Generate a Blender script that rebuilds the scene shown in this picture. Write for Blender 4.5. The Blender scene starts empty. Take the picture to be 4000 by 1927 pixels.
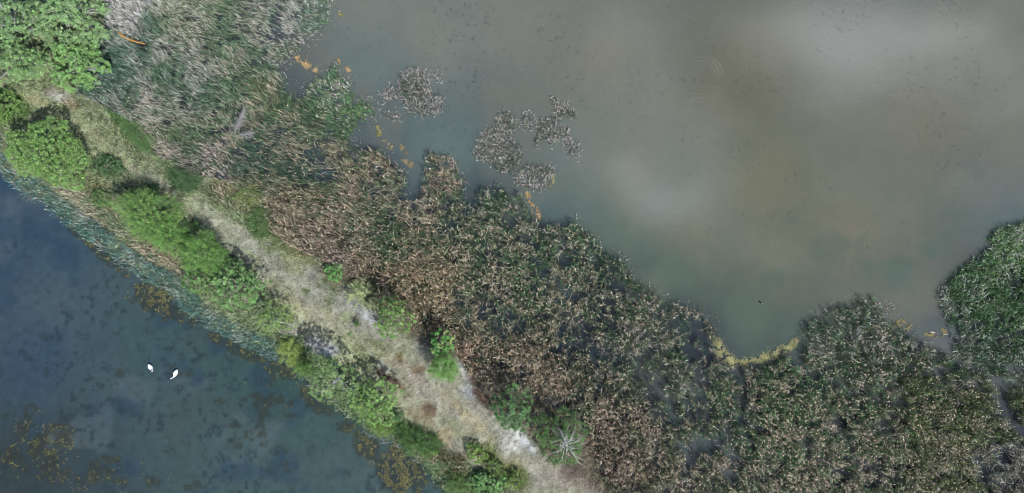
import bpy, math
import numpy as np
from mathutils import Vector

# ---------------------------------------------------------------- scale and camera
S = 0.0275            # metres per photograph pixel on the water
H = 78.0              # height of the camera over the water
SC = bpy.context.scene
rng = np.random.default_rng(7)
PI = math.pi

cam = bpy.data.cameras.new("camera")
cam.sensor_width = 36.0
cam.lens = 36.0 * H / (4000 * S)
cam.clip_start = 0.5
cam.clip_end = 3000
camo = bpy.data.objects.new("camera", cam)
camo.location = (0, 0, H)
SC.collection.objects.link(camo)
SC.camera = camo

# ---------------------------------------------------------------- light
SHD = np.array([-0.62, 0.78]); SHD = SHD / np.linalg.norm(SHD)      # way the shadows fall
ELEV = math.radians(49)
sunv = Vector((-SHD[0] * math.cos(ELEV), -SHD[1] * math.cos(ELEV), math.sin(ELEV)))
sd = bpy.data.lights.new("sun", 'SUN')
sd.energy = 4.3
sd.angle = math.radians(0.5)
sd.color = (1.0, 0.975, 0.94)
so = bpy.data.objects.new("sun", sd)
so.rotation_euler = (-sunv).to_track_quat('-Z', 'Y').to_euler()
so.location = (30, -40, 60)
SC.collection.objects.link(so)

w = bpy.data.worlds.new("World")
SC.world = w
w.use_nodes = True
nt = w.node_tree
for n in list(nt.nodes):
    nt.nodes.remove(n)
def N(tree, kind, **kw):
    n = tree.nodes.new(kind)
    for k, v in kw.items():
        if k.startswith('i_'):
            key = k[2:]
            key = int(key) if key.isdigit() else key
            n.inputs[key].default_value = v
        else:
            setattr(n, k, v)
    return n
def M2(tree, op, a, b=None, c=None):
    n = tree.nodes.new('ShaderNodeMath'); n.operation = op
    for i, v in enumerate((a, b, c)):
        if v is None: continue
        if isinstance(v, (int, float)): n.inputs[i].default_value = v
        else: tree.links.new(v, n.inputs[i])
    return n.outputs[0]
out = N(nt, 'ShaderNodeOutputWorld')
bg = N(nt, 'ShaderNodeBackground'); bg.inputs['Strength'].default_value = 0.125
sky = N(nt, 'ShaderNodeTexSky', sky_type='NISHITA', sun_disc=False)
sky.sun_elevation = ELEV
sky.sun_rotation = math.atan2(-SHD[0], -SHD[1])
sky.altitude = 200; sky.dust_density = 1.2
tc = N(nt, 'ShaderNodeTexCoord')
sep = N(nt, 'ShaderNodeSeparateXYZ'); nt.links.new(tc.outputs['Generated'], sep.inputs[0])
zc = M2(nt, 'MAXIMUM', sep.outputs[2], 0.12)
gx = M2(nt, 'DIVIDE', sep.outputs[0], zc)
gy = M2(nt, 'DIVIDE', sep.outputs[1], zc)
# soft cumulus overhead: where they hang, as tan(angle from the zenith)
CL = [(3200, 130, 380, 150, -8, 1.0), (3620, 90, 420, 130, 5, 1.0), (3880, 250, 330, 80, 18, .75), (3330, 290, 330, 100, 12, .7),
      (2640, 640, 110, 260, -18, .7), (2560, 750, 280, 110, -20, .85), (2480, 280, 300, 300, 10, .5), (2700, 560, 260, 100, 58, .55), (3060, 330, 60, 90, 10, .6), (2250, 600, 200, 160, 0, .3)]
K = S / H
cn = N(nt, 'ShaderNodeCombineXYZ'); nt.links.new(gx, cn.inputs[0]); nt.links.new(gy, cn.inputs[1])
noi = N(nt, 'ShaderNodeTexNoise'); noi.inputs['Scale'].default_value = 7.0; noi.inputs['Detail'].default_value = 5
nt.links.new(cn.outputs[0], noi.inputs['Vector'])
nf = noi.outputs['Fac']
wob = M2(nt, 'MULTIPLY', M2(nt, 'SUBTRACT', nf, 0.5), 0.22)
no2 = N(nt, 'ShaderNodeTexNoise'); no2.inputs['Scale'].default_value = 3.1; no2.inputs['Detail'].default_value = 3
nt.links.new(cn.outputs[0], no2.inputs['Vector'])
wo2 = M2(nt, 'MULTIPLY', M2(nt, 'SUBTRACT', no2.outputs['Fac'], 0.5), 0.30)
gxw = M2(nt, 'ADD', M2(nt, 'ADD', gx, wob), wo2); gyw = M2(nt, 'ADD', M2(nt, 'SUBTRACT', gy, wob), M2(nt, 'MULTIPLY', wo2, -.8))
tot = None
for (px, py, rx, ry, rot, am) in CL:
    cx, cy = (px - 2000) * K, (963 - py) * K
    a = math.radians(rot); ca, sa = math.cos(a), math.sin(a)
    dx = M2(nt, 'SUBTRACT', gxw, cx); dy = M2(nt, 'SUBTRACT', gyw, cy)
    u = M2(nt, 'DIVIDE', M2(nt, 'ADD', M2(nt, 'MULTIPLY', dx, ca), M2(nt, 'MULTIPLY', dy, sa)), rx * K)
    v = M2(nt, 'DIVIDE', M2(nt, 'SUBTRACT', M2(nt, 'MULTIPLY', dy, ca), M2(nt, 'MULTIPLY', dx, sa)), ry * K)
    r2 = M2(nt, 'ADD', M2(nt, 'MULTIPLY', u, u), M2(nt, 'MULTIPLY', v, v))
    g = M2(nt, 'MULTIPLY', M2(nt, 'EXPONENT', M2(nt, 'MULTIPLY', r2, -0.9)), am)
    tot = g if tot is None else M2(nt, 'MAXIMUM', tot, g)
far = N(nt, 'ShaderNodeTexNoise'); far.inputs['Scale'].default_value = 1.3; far.inputs['Detail'].default_value = 4
nt.links.new(cn.outputs[0], far.inputs['Vector'])
cf = M2(nt, 'MULTIPLY', tot, M2(nt, 'ADD', 0.30, M2(nt, 'MULTIPLY', nf, 1.3)))
mr = nt.nodes.new('ShaderNodeMapRange'); mr.interpolation_type = 'SMOOTHSTEP'
mr.inputs['From Min'].default_value = .05; mr.inputs['From Max'].default_value = 1.15
nt.links.new(cf, mr.inputs['Value']); cf = mr.outputs[0]
cf = M2(nt, 'MINIMUM', cf, 1.0)
mix = N(nt, 'ShaderNodeMix', data_type='RGBA')
nt.links.new(cf, mix.inputs[0]); nt.links.new(sky.outputs[0], mix.inputs[6])
mix.inputs[7].default_value = (31, 31, 31.5, 1)
nt.links.new(mix.outputs[2], bg.inputs[0])
nt.links.new(bg.outputs[0], out.inputs[0])

SC.view_settings.view_transform = 'Standard'
SC.view_settings.look = 'None'
SC.view_settings.exposure = 0.14
SC.view_settings.gamma = 1.0
SC.cycles.pixel_filter_type = 'BLACKMAN_HARRIS'
SC.cycles.filter_width = 1.05
SC.cycles.max_bounces = 4
SC.cycles.diffuse_bounces = 2
SC.cycles.glossy_bounces = 2
SC.cycles.transmission_bounces = 3
SC.cycles.transparent_max_bounces = 4

# ---------------------------------------------------------------- helpers
def W(px, py, z=0.0):
    k = S * (H - z) / H
    return np.array([(px - 2000.0) * k, (963.5 - py) * k])
def D(x, y): return (x * 1.5528, y * 1.5528)
def R2(pts): return [(1000 + x * .777, y * .777) for x, y in pts]
def R3(pts): return [(2000 + x * .777, y * .777) for x, y in pts]
def R4(pts): return [(3000 + x * .777, y * .777) for x, y in pts]
def R7(pts): return [(2000 + x * .777, 963 + y * .777) for x, y in pts]
def R8(pts): return [(3000 + x * .777, 963 + y * .777) for x, y in pts]
def DD(pts): return [D(x, y) for x, y in pts]
def WP(pts, z=0.0): return np.array([W(x, y, z) for x, y in pts])
def lin(rgb):
    c = np.asarray(rgb, float) / 255.0
    return np.where(c <= 0.04045, c / 12.92, ((c + 0.055) / 1.055) ** 2.4)

_tabs = {}
def vn(x, y, scale, seed, octv=3):
    """smooth value noise 0..1"""
    if seed not in _tabs:
        _tabs[seed] = np.random.default_rng(seed + 100).random((256, 256))
    T = _tabs[seed]
    r = np.zeros_like(x, dtype=float); amp = 1.0; t = 0.0
    for o in range(octv):
        u = x / scale + 37.7 * o; v = y / scale + 11.3 * o
        iu = np.floor(u).astype(int); iv = np.floor(v).astype(int)
        fu = u - iu; fv = v - iv
        fu = fu * fu * (3 - 2 * fu); fv = fv * fv * (3 - 2 * fv)
        a = T[iu & 255, iv & 255]; b = T[(iu + 1) & 255, iv & 255]
        c = T[iu & 255, (iv + 1) & 255]; d = T[(iu + 1) & 255, (iv + 1) & 255]
        r += amp * ((a * (1 - fu) + b * fu) * (1 - fv) + (c * (1 - fu) + d * fu) * fv)
        t += amp; amp *= 0.5; scale *= 0.5
    return r / t
def sst(a, b, x):
    t = np.clip((x - a) / (b - a), 0, 1)
    return t * t * (3 - 2 * t)
def inpoly(x, y, P):
    ins = np.zeros(x.shape, bool)
    n = len(P)
    for i in range(n):
        x0, y0 = P[i]; x1, y1 = P[(i + 1) % n]
        if y0 == y1: continue
        c = ((y0 > y) != (y1 > y)) & (x < (x1 - x0) * (y - y0) / (y1 - y0) + x0)
        ins ^= c
    return ins
def dseg(x, y, P, closed=True, want_t=False):
    """distance to a polyline (and the index parameter of the nearest point)"""
    best = np.full(x.shape, 1e9); tt = np.zeros(x.shape)
    n = len(P)
    for i in range(n if closed else n - 1):
        a = P[i]; b = P[(i + 1) % n]
        d = b - a; L = max(float(d @ d), 1e-9)
        t = np.clip(((x - a[0]) * d[0] + (y - a[1]) * d[1]) / L, 0, 1)
        q = np.hypot(x - a[0] - t * d[0], y - a[1] - t * d[1])
        m = q < best
        best = np.where(m, q, best); tt = np.where(m, i + t, tt)
    return (best, tt) if want_t else best
def blob(x, y, cx, cy, rx, ry, rot, soft=0.35, wob=0.0, seed=3):
    a = math.radians(rot); ca, sa = math.cos(a), math.sin(a)
    dx = x - cx; dy = y - cy
    r = np.sqrt(((dx * ca + dy * sa) / rx) ** 2 + ((dy * ca - dx * sa) / ry) ** 2)
    if wob: r = r + wob * (vn(x, y, 1.1, seed, 3) - 0.5) * 2
    return 1 - sst(1 - soft, 1 + soft, r)
def shep(x, y, pts, vals, p=3.0, eps=1.0, wob=2.0):
    """scattered interpolation of control values (pts in world metres)"""
    xx = x + wob * (vn(x, y, 5.0, 51) - .5) * 2; yy = y + wob * (vn(x, y, 5.0, 52) - .5) * 2
    wsum = np.zeros(x.shape); acc = np.zeros(x.shape + (vals.shape[1],))
    for q, v in zip(pts, vals):
        d2 = (xx - q[0]) ** 2 + (yy - q[1]) ** 2 + eps
        ww = d2 ** (-p / 2)
        wsum += ww; acc += ww[..., None] * v
    return acc / wsum[..., None]

def tag(o, label=None, cat=None, group=None, kind=None):
    if label: o['label'] = label
    if cat: o['category'] = cat
    if group: o['group'] = group
    if kind: o['kind'] = kind
    return o
class Acc:
    def __init__(s): s.V = []; s.C = []; s.F = {3: [], 4: []}; s.n = 0
    def add(s, V, C, quads=None, tris=None):
        V = np.asarray(V, np.float32).reshape(-1, 3)
        C = np.asarray(C, np.float32)
        if C.ndim == 1: C = np.repeat(C[None], len(V), 0)
        if quads is not None and len(quads): s.F[4].append(np.asarray(quads, np.int64).reshape(-1, 4) + s.n)
        if tris is not None and len(tris): s.F[3].append(np.asarray(tris, np.int64).reshape(-1, 3) + s.n)
        s.V.append(V); s.C.append(C.reshape(-1, 3)); s.n += len(V)
    def build(s, name, mat, parent=None, smooth=False, loc=None):
        me = bpy.data.meshes.new(name)
        V = np.concatenate(s.V); C = np.concatenate(s.C)
        if loc is not None: V = V - np.asarray(loc, np.float32)
        q = np.concatenate(s.F[4]) if s.F[4] else np.zeros((0, 4), np.int64)
        t = np.concatenate(s.F[3]) if s.F[3] else np.zeros((0, 3), np.int64)
        me.vertices.add(len(V)); me.vertices.foreach_set('co', V.astype(np.float32).ravel())
        loops = np.concatenate([q.ravel(), t.ravel()])
        me.loops.add(len(loops)); me.loops.foreach_set('vertex_index', loops.astype(np.int32))
        tot = np.concatenate([np.full(len(q), 4), np.full(len(t), 3)])
        st = np.concatenate([[0], np.cumsum(tot)[:-1]])
        me.polygons.add(len(tot)); me.polygons.foreach_set('loop_start', st.astype(np.int32))
        if smooth: me.polygons.foreach_set('use_smooth', np.ones(len(tot), bool))
        me.update(calc_edges=True)
        at = me.color_attributes.new('Col', 'FLOAT_COLOR', 'POINT')
        at.data.foreach_set('color', np.concatenate([C, np.ones((len(C), 1), np.float32)], 1).astype(np.float32).ravel())
        me.materials.append(mat)
        o = bpy.data.objects.new(name, me)
        SC.collection.objects.link(o)
        if parent is not None: o.parent = parent
        elif loc is not None: o.location = loc
        return o
def blades(acc, P0, P1, P2, wd, C0, C1, flat=0.5):
    n = len(P0)
    if n == 0: return
    r = rng.normal(size=(n, 3)) * flat; r[:, 2] += 1
    s = np.cross(P2 - P0, r); s /= np.maximum(np.linalg.norm(s, axis=1, keepdims=True), 1e-6)
    wd = np.broadcast_to(wd, (n,))[:, None]
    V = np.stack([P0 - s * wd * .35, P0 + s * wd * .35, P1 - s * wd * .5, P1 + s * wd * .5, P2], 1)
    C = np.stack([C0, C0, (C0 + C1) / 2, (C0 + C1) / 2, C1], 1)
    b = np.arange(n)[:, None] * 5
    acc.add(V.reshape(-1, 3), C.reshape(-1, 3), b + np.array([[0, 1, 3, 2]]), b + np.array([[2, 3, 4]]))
def leaves(acc, P, nrm, size, C, asp=0.6):
    n = len(P)
    nrm = nrm / np.maximum(np.linalg.norm(nrm, axis=1, keepdims=True), 1e-6)
    r = rng.normal(size=(n, 3))
    a = np.cross(nrm, r); a /= np.maximum(np.linalg.norm(a, axis=1, keepdims=True), 1e-6)
    b = np.cross(nrm, a)
    sz = np.broadcast_to(size, (n,))[:, None]
    V = np.stack([P - a * sz * .5, P - b * sz * .5 * asp + a * sz * .08, P + a * sz * .5, P + b * sz * .5 * asp + a * sz * .08], 1)
    q = np.arange(n)[:, None] * 4 + np.array([[0, 1, 2, 3]])
    acc.add(V.reshape(-1, 3), np.repeat(C, 4, 0), q)
def tube(acc, P, R, C, seg=5):
    P = np.asarray(P, float); n = len(P); R = np.broadcast_to(R, (n,))
    T = np.gradient(P, axis=0); T /= np.maximum(np.linalg.norm(T, axis=1, keepdims=True), 1e-6)
    ref = np.array([0, 0, 1.0]) if abs(T[0][2]) < .8 else np.array([1.0, 0, 0])
    a = np.cross(T, ref); a /= np.maximum(np.linalg.norm(a, axis=1, keepdims=True), 1e-6)
    b = np.cross(T, a)
    th = np.arange(seg) * 2 * PI / seg
    V = P[:, None] + (a[:, None] * np.cos(th)[None, :, None] + b[:, None] * np.sin(th)[None, :, None]) * R[:, None, None]
    i = np.arange(n - 1)[:, None] * seg; j = np.arange(seg)[None]
    q = np.stack([i + j, i + (j + 1) % seg, i + seg + (j + 1) % seg, i + seg + j], -1).reshape(-1, 4)
    V = np.concatenate([V.reshape(-1, 3), P[:1], P[-1:]])
    k = n * seg
    t0 = np.stack([np.full(seg, k), (np.arange(seg) + 1) % seg, np.arange(seg)], 1)
    t1 = np.stack([np.full(seg, k + 1), (n - 1) * seg + np.arange(seg), (n - 1) * seg + (np.arange(seg) + 1) % seg], 1)
    acc.add(V, C, q, np.concatenate([t0, t1]))

# ---------------------------------------------------------------- materials
def base_mat(name):
    m = bpy.data.materials.new(name); m.use_nodes = True
    t = m.node_tree
    for n in list(t.nodes): t.nodes.remove(n)
    o = t.nodes.new('ShaderNodeOutputMaterial')
    a = t.nodes.new('ShaderNodeAttribute'); a.attribute_name = 'Col'
    p = t.nodes.new('ShaderNodeBsdfPrincipled')
    t.links.new(a.outputs['Color'], p.inputs['Base Color'])
    return m, t, o, a, p
def mat_veg(name, trans=0.3, rough=0.55, spec=0.3):
    m, t, o, a, p = base_mat(name)
    p.inputs['Roughness'].default_value = rough
    p.inputs['Specular IOR Level'].default_value = spec
    tr = t.nodes.new('ShaderNodeBsdfTranslucent'); t.links.new(a.outputs['Color'], tr.inputs[0])
    mx = t.nodes.new('ShaderNodeMixShader'); mx.inputs[0].default_value = trans
    t.links.new(p.outputs[0], mx.inputs[1]); t.links.new(tr.outputs[0], mx.inputs[2])
    t.links.new(mx.outputs[0], o.inputs[0])
    return m
def mat_solid(name, rough=0.7, spec=0.3, bump=0.0, bscale=20, grain=0.0):
    m, t, o, a, p = base_mat(name)
    p.inputs['Roughness'].default_value = rough
    p.inputs['Specular IOR Level'].default_value = spec
    geo = t.nodes.new('ShaderNodeNewGeometry')
    nz = t.nodes.new('ShaderNodeTexNoise'); nz.inputs['Scale'].default_value = bscale; nz.inputs['Detail'].default_value = 5
    t.links.new(geo.outputs['Position'], nz.inputs['Vector'])
    if grain:
        v = M2(t, 'ADD', 1 - grain / 2, M2(t, 'MULTIPLY', nz.outputs['Fac'], grain))
        hs = t.nodes.new('ShaderNodeVectorMath'); hs.operation = 'SCALE'
        t.links.new(a.outputs['Color'], hs.inputs[0]); t.links.new(v, hs.inputs['Scale'])
        t.links.new(hs.outputs[0], p.inputs['Base Color'])
    if bump:
        b = t.nodes.new('ShaderNodeBump'); b.inputs['Strength'].default_value = bump; b.inputs['Distance'].default_value = 0.05
        t.links.new(nz.outputs['Fac'], b.inputs['Height']); t.links.new(b.outputs[0], p.inputs['Normal'])
    t.links.new(p.outputs[0], o.inputs[0])
    return m
def mat_water(name, rings, ripple, spec):
    m, t, o, a, p = base_mat(name)
    p.inputs['Roughness'].default_value = 0.10
    p.inputs['IOR'].default_value = 1.333
    p.inputs['Specular IOR Level'].default_value = spec
    geo = t.nodes.new('ShaderNodeNewGeometry')
    sp = t.nodes.new('ShaderNodeSeparateXYZ'); t.links.new(geo.outputs['Position'], sp.inputs[0])
    n1 = t.nodes.new('ShaderNodeTexNoise'); n1.inputs['Scale'].default_value = 2.2; n1.inputs['Detail'].default_value = 3
    t.links.new(geo.outputs['Position'], n1.inputs['Vector'])
    n2 = t.nodes.new('ShaderNodeTexNoise'); n2.inputs['Scale'].default_value = 0.09; n2.inputs['Detail'].default_value = 2
    t.links.new(geo.outputs['Position'], n2.inputs['Vector'])
    wv = t.nodes.new('ShaderNodeTexWave'); wv.inputs['Scale'].default_value = 0.55; wv.inputs['Distortion'].default_value = 5; wv.inputs['Detail'].default_value = 2
    wv.inputs['Detail Scale'].default_value = 0.6
    mp = t.nodes.new('ShaderNodeMapping'); mp.inputs['Rotation'].default_value = (0, 0, 1.2)
    t.links.new(geo.outputs['Position'], mp.inputs[0]); t.links.new(mp.outputs[0], wv.inputs['Vector'])
    hgt = M2(t, 'ADD', M2(t, 'MULTIPLY', n1.outputs['Fac'], ripple),
             M2(t, 'MULTIPLY', M2(t, 'MULTIPLY', wv.outputs['Fac'], M2(t, 'POWER', n2.outputs['Fac'], 3.0)), ripple * .4))
    for (cx, cy, r0, r1, amp, wl) in rings:
        dx = M2(t, 'SUBTRACT', sp.outputs[0], cx); dy = M2(t, 'SUBTRACT', sp.outputs[1], cy)
        r = M2(t, 'SQRT', M2(t, 'ADD', M2(t, 'MULTIPLY', dx, dx), M2(t, 'MULTIPLY', dy, dy)))
        u = M2(t, 'DIVIDE', M2(t, 'SUBTRACT', r, (r0 + r1) / 2), (r1 - r0) / 2)
        env = M2(t, 'EXPONENT', M2(t, 'MULTIPLY', M2(t, 'MULTIPLY', u, u), -1.5))
        sw = M2(t, 'SINE', M2(t, 'MULTIPLY', r, 2 * PI / wl))
        hgt = M2(t, 'ADD', hgt, M2(t, 'MULTIPLY', M2(t, 'MULTIPLY', sw, env), amp))
    b = t.nodes.new('ShaderNodeBump'); b.inputs['Strength'].default_value = 1.0; b.inputs['Distance'].default_value = 1.0
    t.links.new(hgt, b.inputs['Height']); t.links.new(b.outputs[0], p.inputs['Normal'])
    t.links.new(p.outputs[0], o.inputs[0])
    return m
MV = mat_veg('reed_leaf', 0.28, .6, .25)
ML = mat_veg('tree_leaf', 0.25, .5, .35)
MG = mat_veg('grass_blade', 0.25, .7, .15)
MSOIL = mat_solid('dry_soil', .95, .1, .5, 9, .5)
MBARK = mat_solid('bark', .85, .2, .4, 14, .5)
MALG = mat_solid('algae', .9, .1, .6, 12, .6)
MFEA = mat_solid('feather', .8, .2)
c1 = W(2742, 300)
MLAKE = mat_water('lake_water', [(c1[0], c1[1], 1.1, 2.7, .0028, .42), (W(1705, 517)[0], W(1705, 517)[1], .1, 1.0, .0016, .3)], .0022, 1.0)
MPOND = mat_water('pond_water', [], .008, .5)

EX = 1.0     # perceived photo colour -> base colour
def alb(rgb, k=EX, ds=0.0):
    c = lin(rgb) * k
    g = (c * np.array([.3, .55, .15])).sum(-1, keepdims=True)
    return c + (g - c) * ds

# ---------------------------------------------------------------- outlines of the place
LAKE_EDGE = DD([(240, -160), (262, 0), (262, 90), (212, 180), (188, 234), (250, 262), (325, 308), (398, 392), (490, 442), (570, 455), (648, 490), (676, 545), (697, 597), (778, 642),
                (866, 674), (942, 738), (1030, 790), (1082, 838), (1152, 882), (1174, 934), (1256, 978), (1346, 1006), (1452, 1052), (1490, 1120), (1506, 1190), (1545, 1260), (1700, 1420)])
POND_EDGE = DD([(-160, 320), (-60, 385), (0, 425), (45, 465), (110, 495), (160, 535), (232, 592), (312, 650), (370, 692), (440, 725), (470, 765), (532, 812),
                (612, 854), (690, 888), (755, 915), (795, 975), (865, 1035), (945, 1090), (1015, 1112), (1075, 1175), (1130, 1241), (1260, 1400)])
DIKE = WP(LAKE_EDGE + POND_EDGE[::-1])
PC = [(-160, 130, 10), (-40, 196, 12), (20, 225, 15), (90, 252, 18), (180, 292, 19), (250, 350, 15), (320, 410, 15), (420, 470, 18), (500, 520, 24), (600, 600, 32), (680, 650, 44), (750, 710, 66),
      (820, 780, 78), (900, 850, 74), (980, 910, 72), (1060, 970, 78), (1130, 1030, 78), (1200, 1090, 68), (1290, 1150, 55), (1400, 1241, 60), (1600, 1400, 60)]
PCW = WP(DD([(a, b) for a, b, c in PC])); PHW = np.array([c for a, b, c in PC]) * 1.5528 * S

def side_line(x):
    o = np.argsort(PCW[:, 0])
    return np.interp(x, PCW[o, 0], PCW[o, 1], left=PCW[o[0], 1], right=PCW[o[-1], 1])
def land_height(x, y):
    ins = inpoly(x, y, DIKE)
    d = dseg(x, y, DIKE)
    sdv = np.where(ins, d, -d)
    h = np.where(sdv > 0, 0.05 + 0.75 * sst(0, 3.0, sdv), 0.05 + sdv * 0.45)
    h = np.maximum(h, -0.9)
    return h + 0.10 * (vn(x, y, 1.6, 5, 3) - .5)
def path_field(x, y):
    d, t = dseg(x, y, PCW, False, True)
    hw = np.interp(t, np.arange(len(PHW)), PHW)
    return d / hw + 0.45 * (vn(x, y, 1.3, 9, 4) - .5)
# (x, y, rx, ry, rot, rgb, opacity) in photo units D
GB = [(120, 215, 60, 14, -25, (108, 122, 84), .6), (300, 300, 60, 14, -42, (82, 116, 62), .9), (350, 350, 55, 20, -42, (84, 118, 66), .9), (400, 395, 40, 14, -42, (92, 116, 74), .7),
      (460, 460, 38, 22, -35, (78, 108, 66), .9), (545, 500, 45, 14, -40, (110, 120, 84), .7), (620, 500, 38, 30, -30, (110, 118, 74), .8), (655, 570, 24, 34, 10, (80, 108, 62), .8),
      (560, 470, 30, 18, -30, (130, 122, 92), .7), (280, 420, 40, 26, -10, (74, 102, 66), .9), (30, 270, 50, 44, 0, (86, 118, 58), .9), (250, 470, 40, 22, -20, (112, 118, 82), .7),
      (380, 470, 22, 14, 0, (90, 108, 70), .7), (150, 243, 26, 13, -8, (176, 172, 166), .85), (130, 228, 20, 8, 20, (150, 142, 132), .7), (180, 262, 26, 12, -25, (160, 138, 112), .6),
      (95, 255, 40, 10, -20, (146, 138, 104), .6), (250, 345, 30, 8, -45, (150, 140, 112), .5), (330, 420, 40, 8, -40, (150, 142, 118), .5), (410, 462, 30, 8, -30, (158, 150, 130), .6),
      (550, 560, 60, 12, -38, (160, 156, 138), .6), (640, 625, 50, 10, -38, (166, 160, 150), .7), (720, 690, 60, 14, -44, (152, 146, 136), .55), (700, 730, 50, 26, -40, (150, 148, 112), .5),
      (800, 790, 70, 30, -42, (158, 152, 120), .5), (770, 760, 60, 10, -45, (146, 140, 128), .6), (735, 830, 24, 16, 0, (158, 150, 148), .8), (800, 868, 42, 16, -28, (168, 166, 166), .85),
      (830, 880, 22, 22, -28, (170, 170, 176), .8), (880, 745, 12, 34, 42, (150, 148, 150), .8), (925, 790, 14, 28, 35, (168, 166, 170), .85), (905, 760, 10, 20, 35, (160, 158, 160), .8),
      (1060, 870, 22, 18, -30, (150, 144, 140), .7), (1165, 935, 14, 34, 30, (182, 180, 182), .9), (1180, 985, 14, 24, 35, (160, 158, 166), .8), (1010, 925, 60, 20, -42, (146, 136, 124), .6),
      (950, 870, 40, 20, -30, (138, 140, 104), .6), (1060, 975, 60, 20, -44, (154, 144, 134), .7), (1080, 1030, 22, 15, -35, (92, 72, 62), .9), (975, 948, 28, 9, -30, (74, 58, 52), .85),
      (1000, 965, 20, 7, -40, (92, 74, 66), .8), (1215, 1005, 10, 36, 42, (96, 76, 70), .9), (1190, 960, 8, 20, 30, (88, 72, 70), .7), (1050, 930, 14, 10, 0, (112, 92, 70), .7), (1005, 900, 10, 10, 0, (110, 96, 62), .7),
      (1130, 1000, 50, 12, -44, (168, 156, 130), .5), (1190, 1060, 60, 14, -42, (172, 158, 126), .6), (1150, 1080, 50, 16, -40, (140, 142, 104), .5), (1290, 1110, 26, 40, -10, (188, 184, 180), .85),
      (1330, 1120, 30, 12, -48, (176, 174, 180), .85), (1270, 1090, 34, 16, -40, (160, 154, 148), .7), (1340, 1180, 50, 10, -48, (168, 160, 154), .7), (1300, 1170, 30, 26, -40, (140, 132, 106), .6),
      (1400, 1200, 40, 20, -40, (150, 138, 130), .7), (1440, 1180, 40, 24, -45, (112, 96, 92), .8), (1480, 1220, 40, 16, -45, (128, 114, 108), .8), (1120, 1150, 60, 14, -8, (112, 88, 74), .85),
      (1060, 1110, 50, 30, -20, (84, 104, 60), .9), (1150, 1180, 30, 20, 0, (128, 116, 84), .8), (1000, 1060, 30, 16, -40, (92, 112, 64), .8), (1240, 1160, 60, 24, -40, (108, 120, 66), .75),
      (1225, 1215, 60, 34, 0, (96, 118, 76), .8), (1300, 1205, 30, 30, 0, (102, 116, 62), .7), (1060, 1045, 30, 20, -20, (134, 120, 92), .6), (1070, 1100, 18, 8, -30, (160, 160, 164), .7),
      (1110, 1100, 30, 30, 0, (150, 132, 104), .6), (870, 800, 20, 12, 0, (120, 128, 84), .5), (760, 640, 60, 18, -30, (108, 112, 78), .7), (830, 700, 40, 16, -40, (106, 108, 78), .6),
      (690, 600, 14, 24, 30, (96, 112, 70), .7), (880, 840, 8, 5, 0, (80, 116, 60), .8), (730, 850, 10, 7, 0, (84, 122, 58), .8), (770, 735, 12, 8, 0, (92, 110, 66), .6),
      (350, 500, 46, 20, -25, (88, 86, 84), .8), (250, 560, 60, 30, -30, (146, 132, 110), .7), (400, 650, 70, 24, -30, (146, 128, 106), .8)]
def ground_colour(x, y):
    pf = path_field(x, y)
    n1 = vn(x, y, 2.2, 21, 4); n2 = vn(x, y, .6, 22, 3); n3 = vn(x, y, 6, 23, 2)
    straw = np.array([152, 152, 120.]); grey = np.array([146, 142, 132.]); grn = np.array([104, 116, 76.]); edge = np.array([112, 134, 92.])
    c = straw + (grey - straw) * sst(.42, .68, n3)[..., None]
    c = c + (grn - c) * (sst(.56, .75, n1) * .6)[..., None]
    c = c + (edge - c) * sst(.85, 1.25, pf)[..., None]
    lk = sst(-26, -18, x) * (y > side_line(x)) * sst(.9, 1.25, pf)
    c = c + (np.array([112, 100, 90.]) - c) * (lk * .85)[..., None]
    rt = sst(-18, -8, x) * .75
    c = c + (np.array([150, 144, 130.]) - c) * (rt * (1 - sst(.8, 1.2, pf)))[..., None]
    lf = 1 - sst(-40, -18, x)
    c = c + (np.array([138, 146, 110.]) - c) * (lf * .65)[..., None]
    for (bx, by, rx, ry, rot, rgb, op) in GB:
        q = W(*D(bx, by), .6); k = 1.5528 * S
        m = blob(x, y, q[0], q[1], rx * k, ry * k, rot, .45, .55, 31) * op
        c = c + (np.array(rgb, float) - c) * m[..., None]
    n4 = vn(x, y, .30, 24, 2)
    c = c * (0.66 + 0.30 * n2 + .38 * n4)[..., None]
    return c

# ---------------------------------------------------------------- ground and water sheets
def sheet(xs, ys, hf):
    X, Y = np.meshgrid(xs, ys, indexing='ij')
    return X, Y, hf(X, Y)
def grid_quads(nx, ny):
    i = np.arange(nx - 1)[:, None] * ny; j = np.arange(ny - 1)[None]
    return np.stack([i + j, i + ny + j, i + ny + j + 1, i + j + 1], -1).reshape(-1, 4)
FARX = [-700, -300, -140, -90]; FARY = [-700, -300, -120, -60]
xs = np.concatenate([FARX, np.arange(-66, 66.01, .26), [90, 140, 300, 700]])
ys = np.concatenate([FARY, np.arange(-36, 36.01, .26), [60, 120, 300, 700]])
X, Y, Z = sheet(xs, ys, land_height)
GC = alb(ground_colour(X, Y) * np.array([.98, 1.01, .98]), 1.0, .05)
bed = alb((70, 72, 58))
GC = np.where((Z < -.25)[..., None], bed, GC)
a = Acc(); a.add(np.stack([X, Y, Z], -1).reshape(-1, 3), GC.reshape(-1, 3), grid_quads(len(xs), len(ys)))
tag(a.build('ground', MSOIL, smooth=True), kind='structure')
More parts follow.
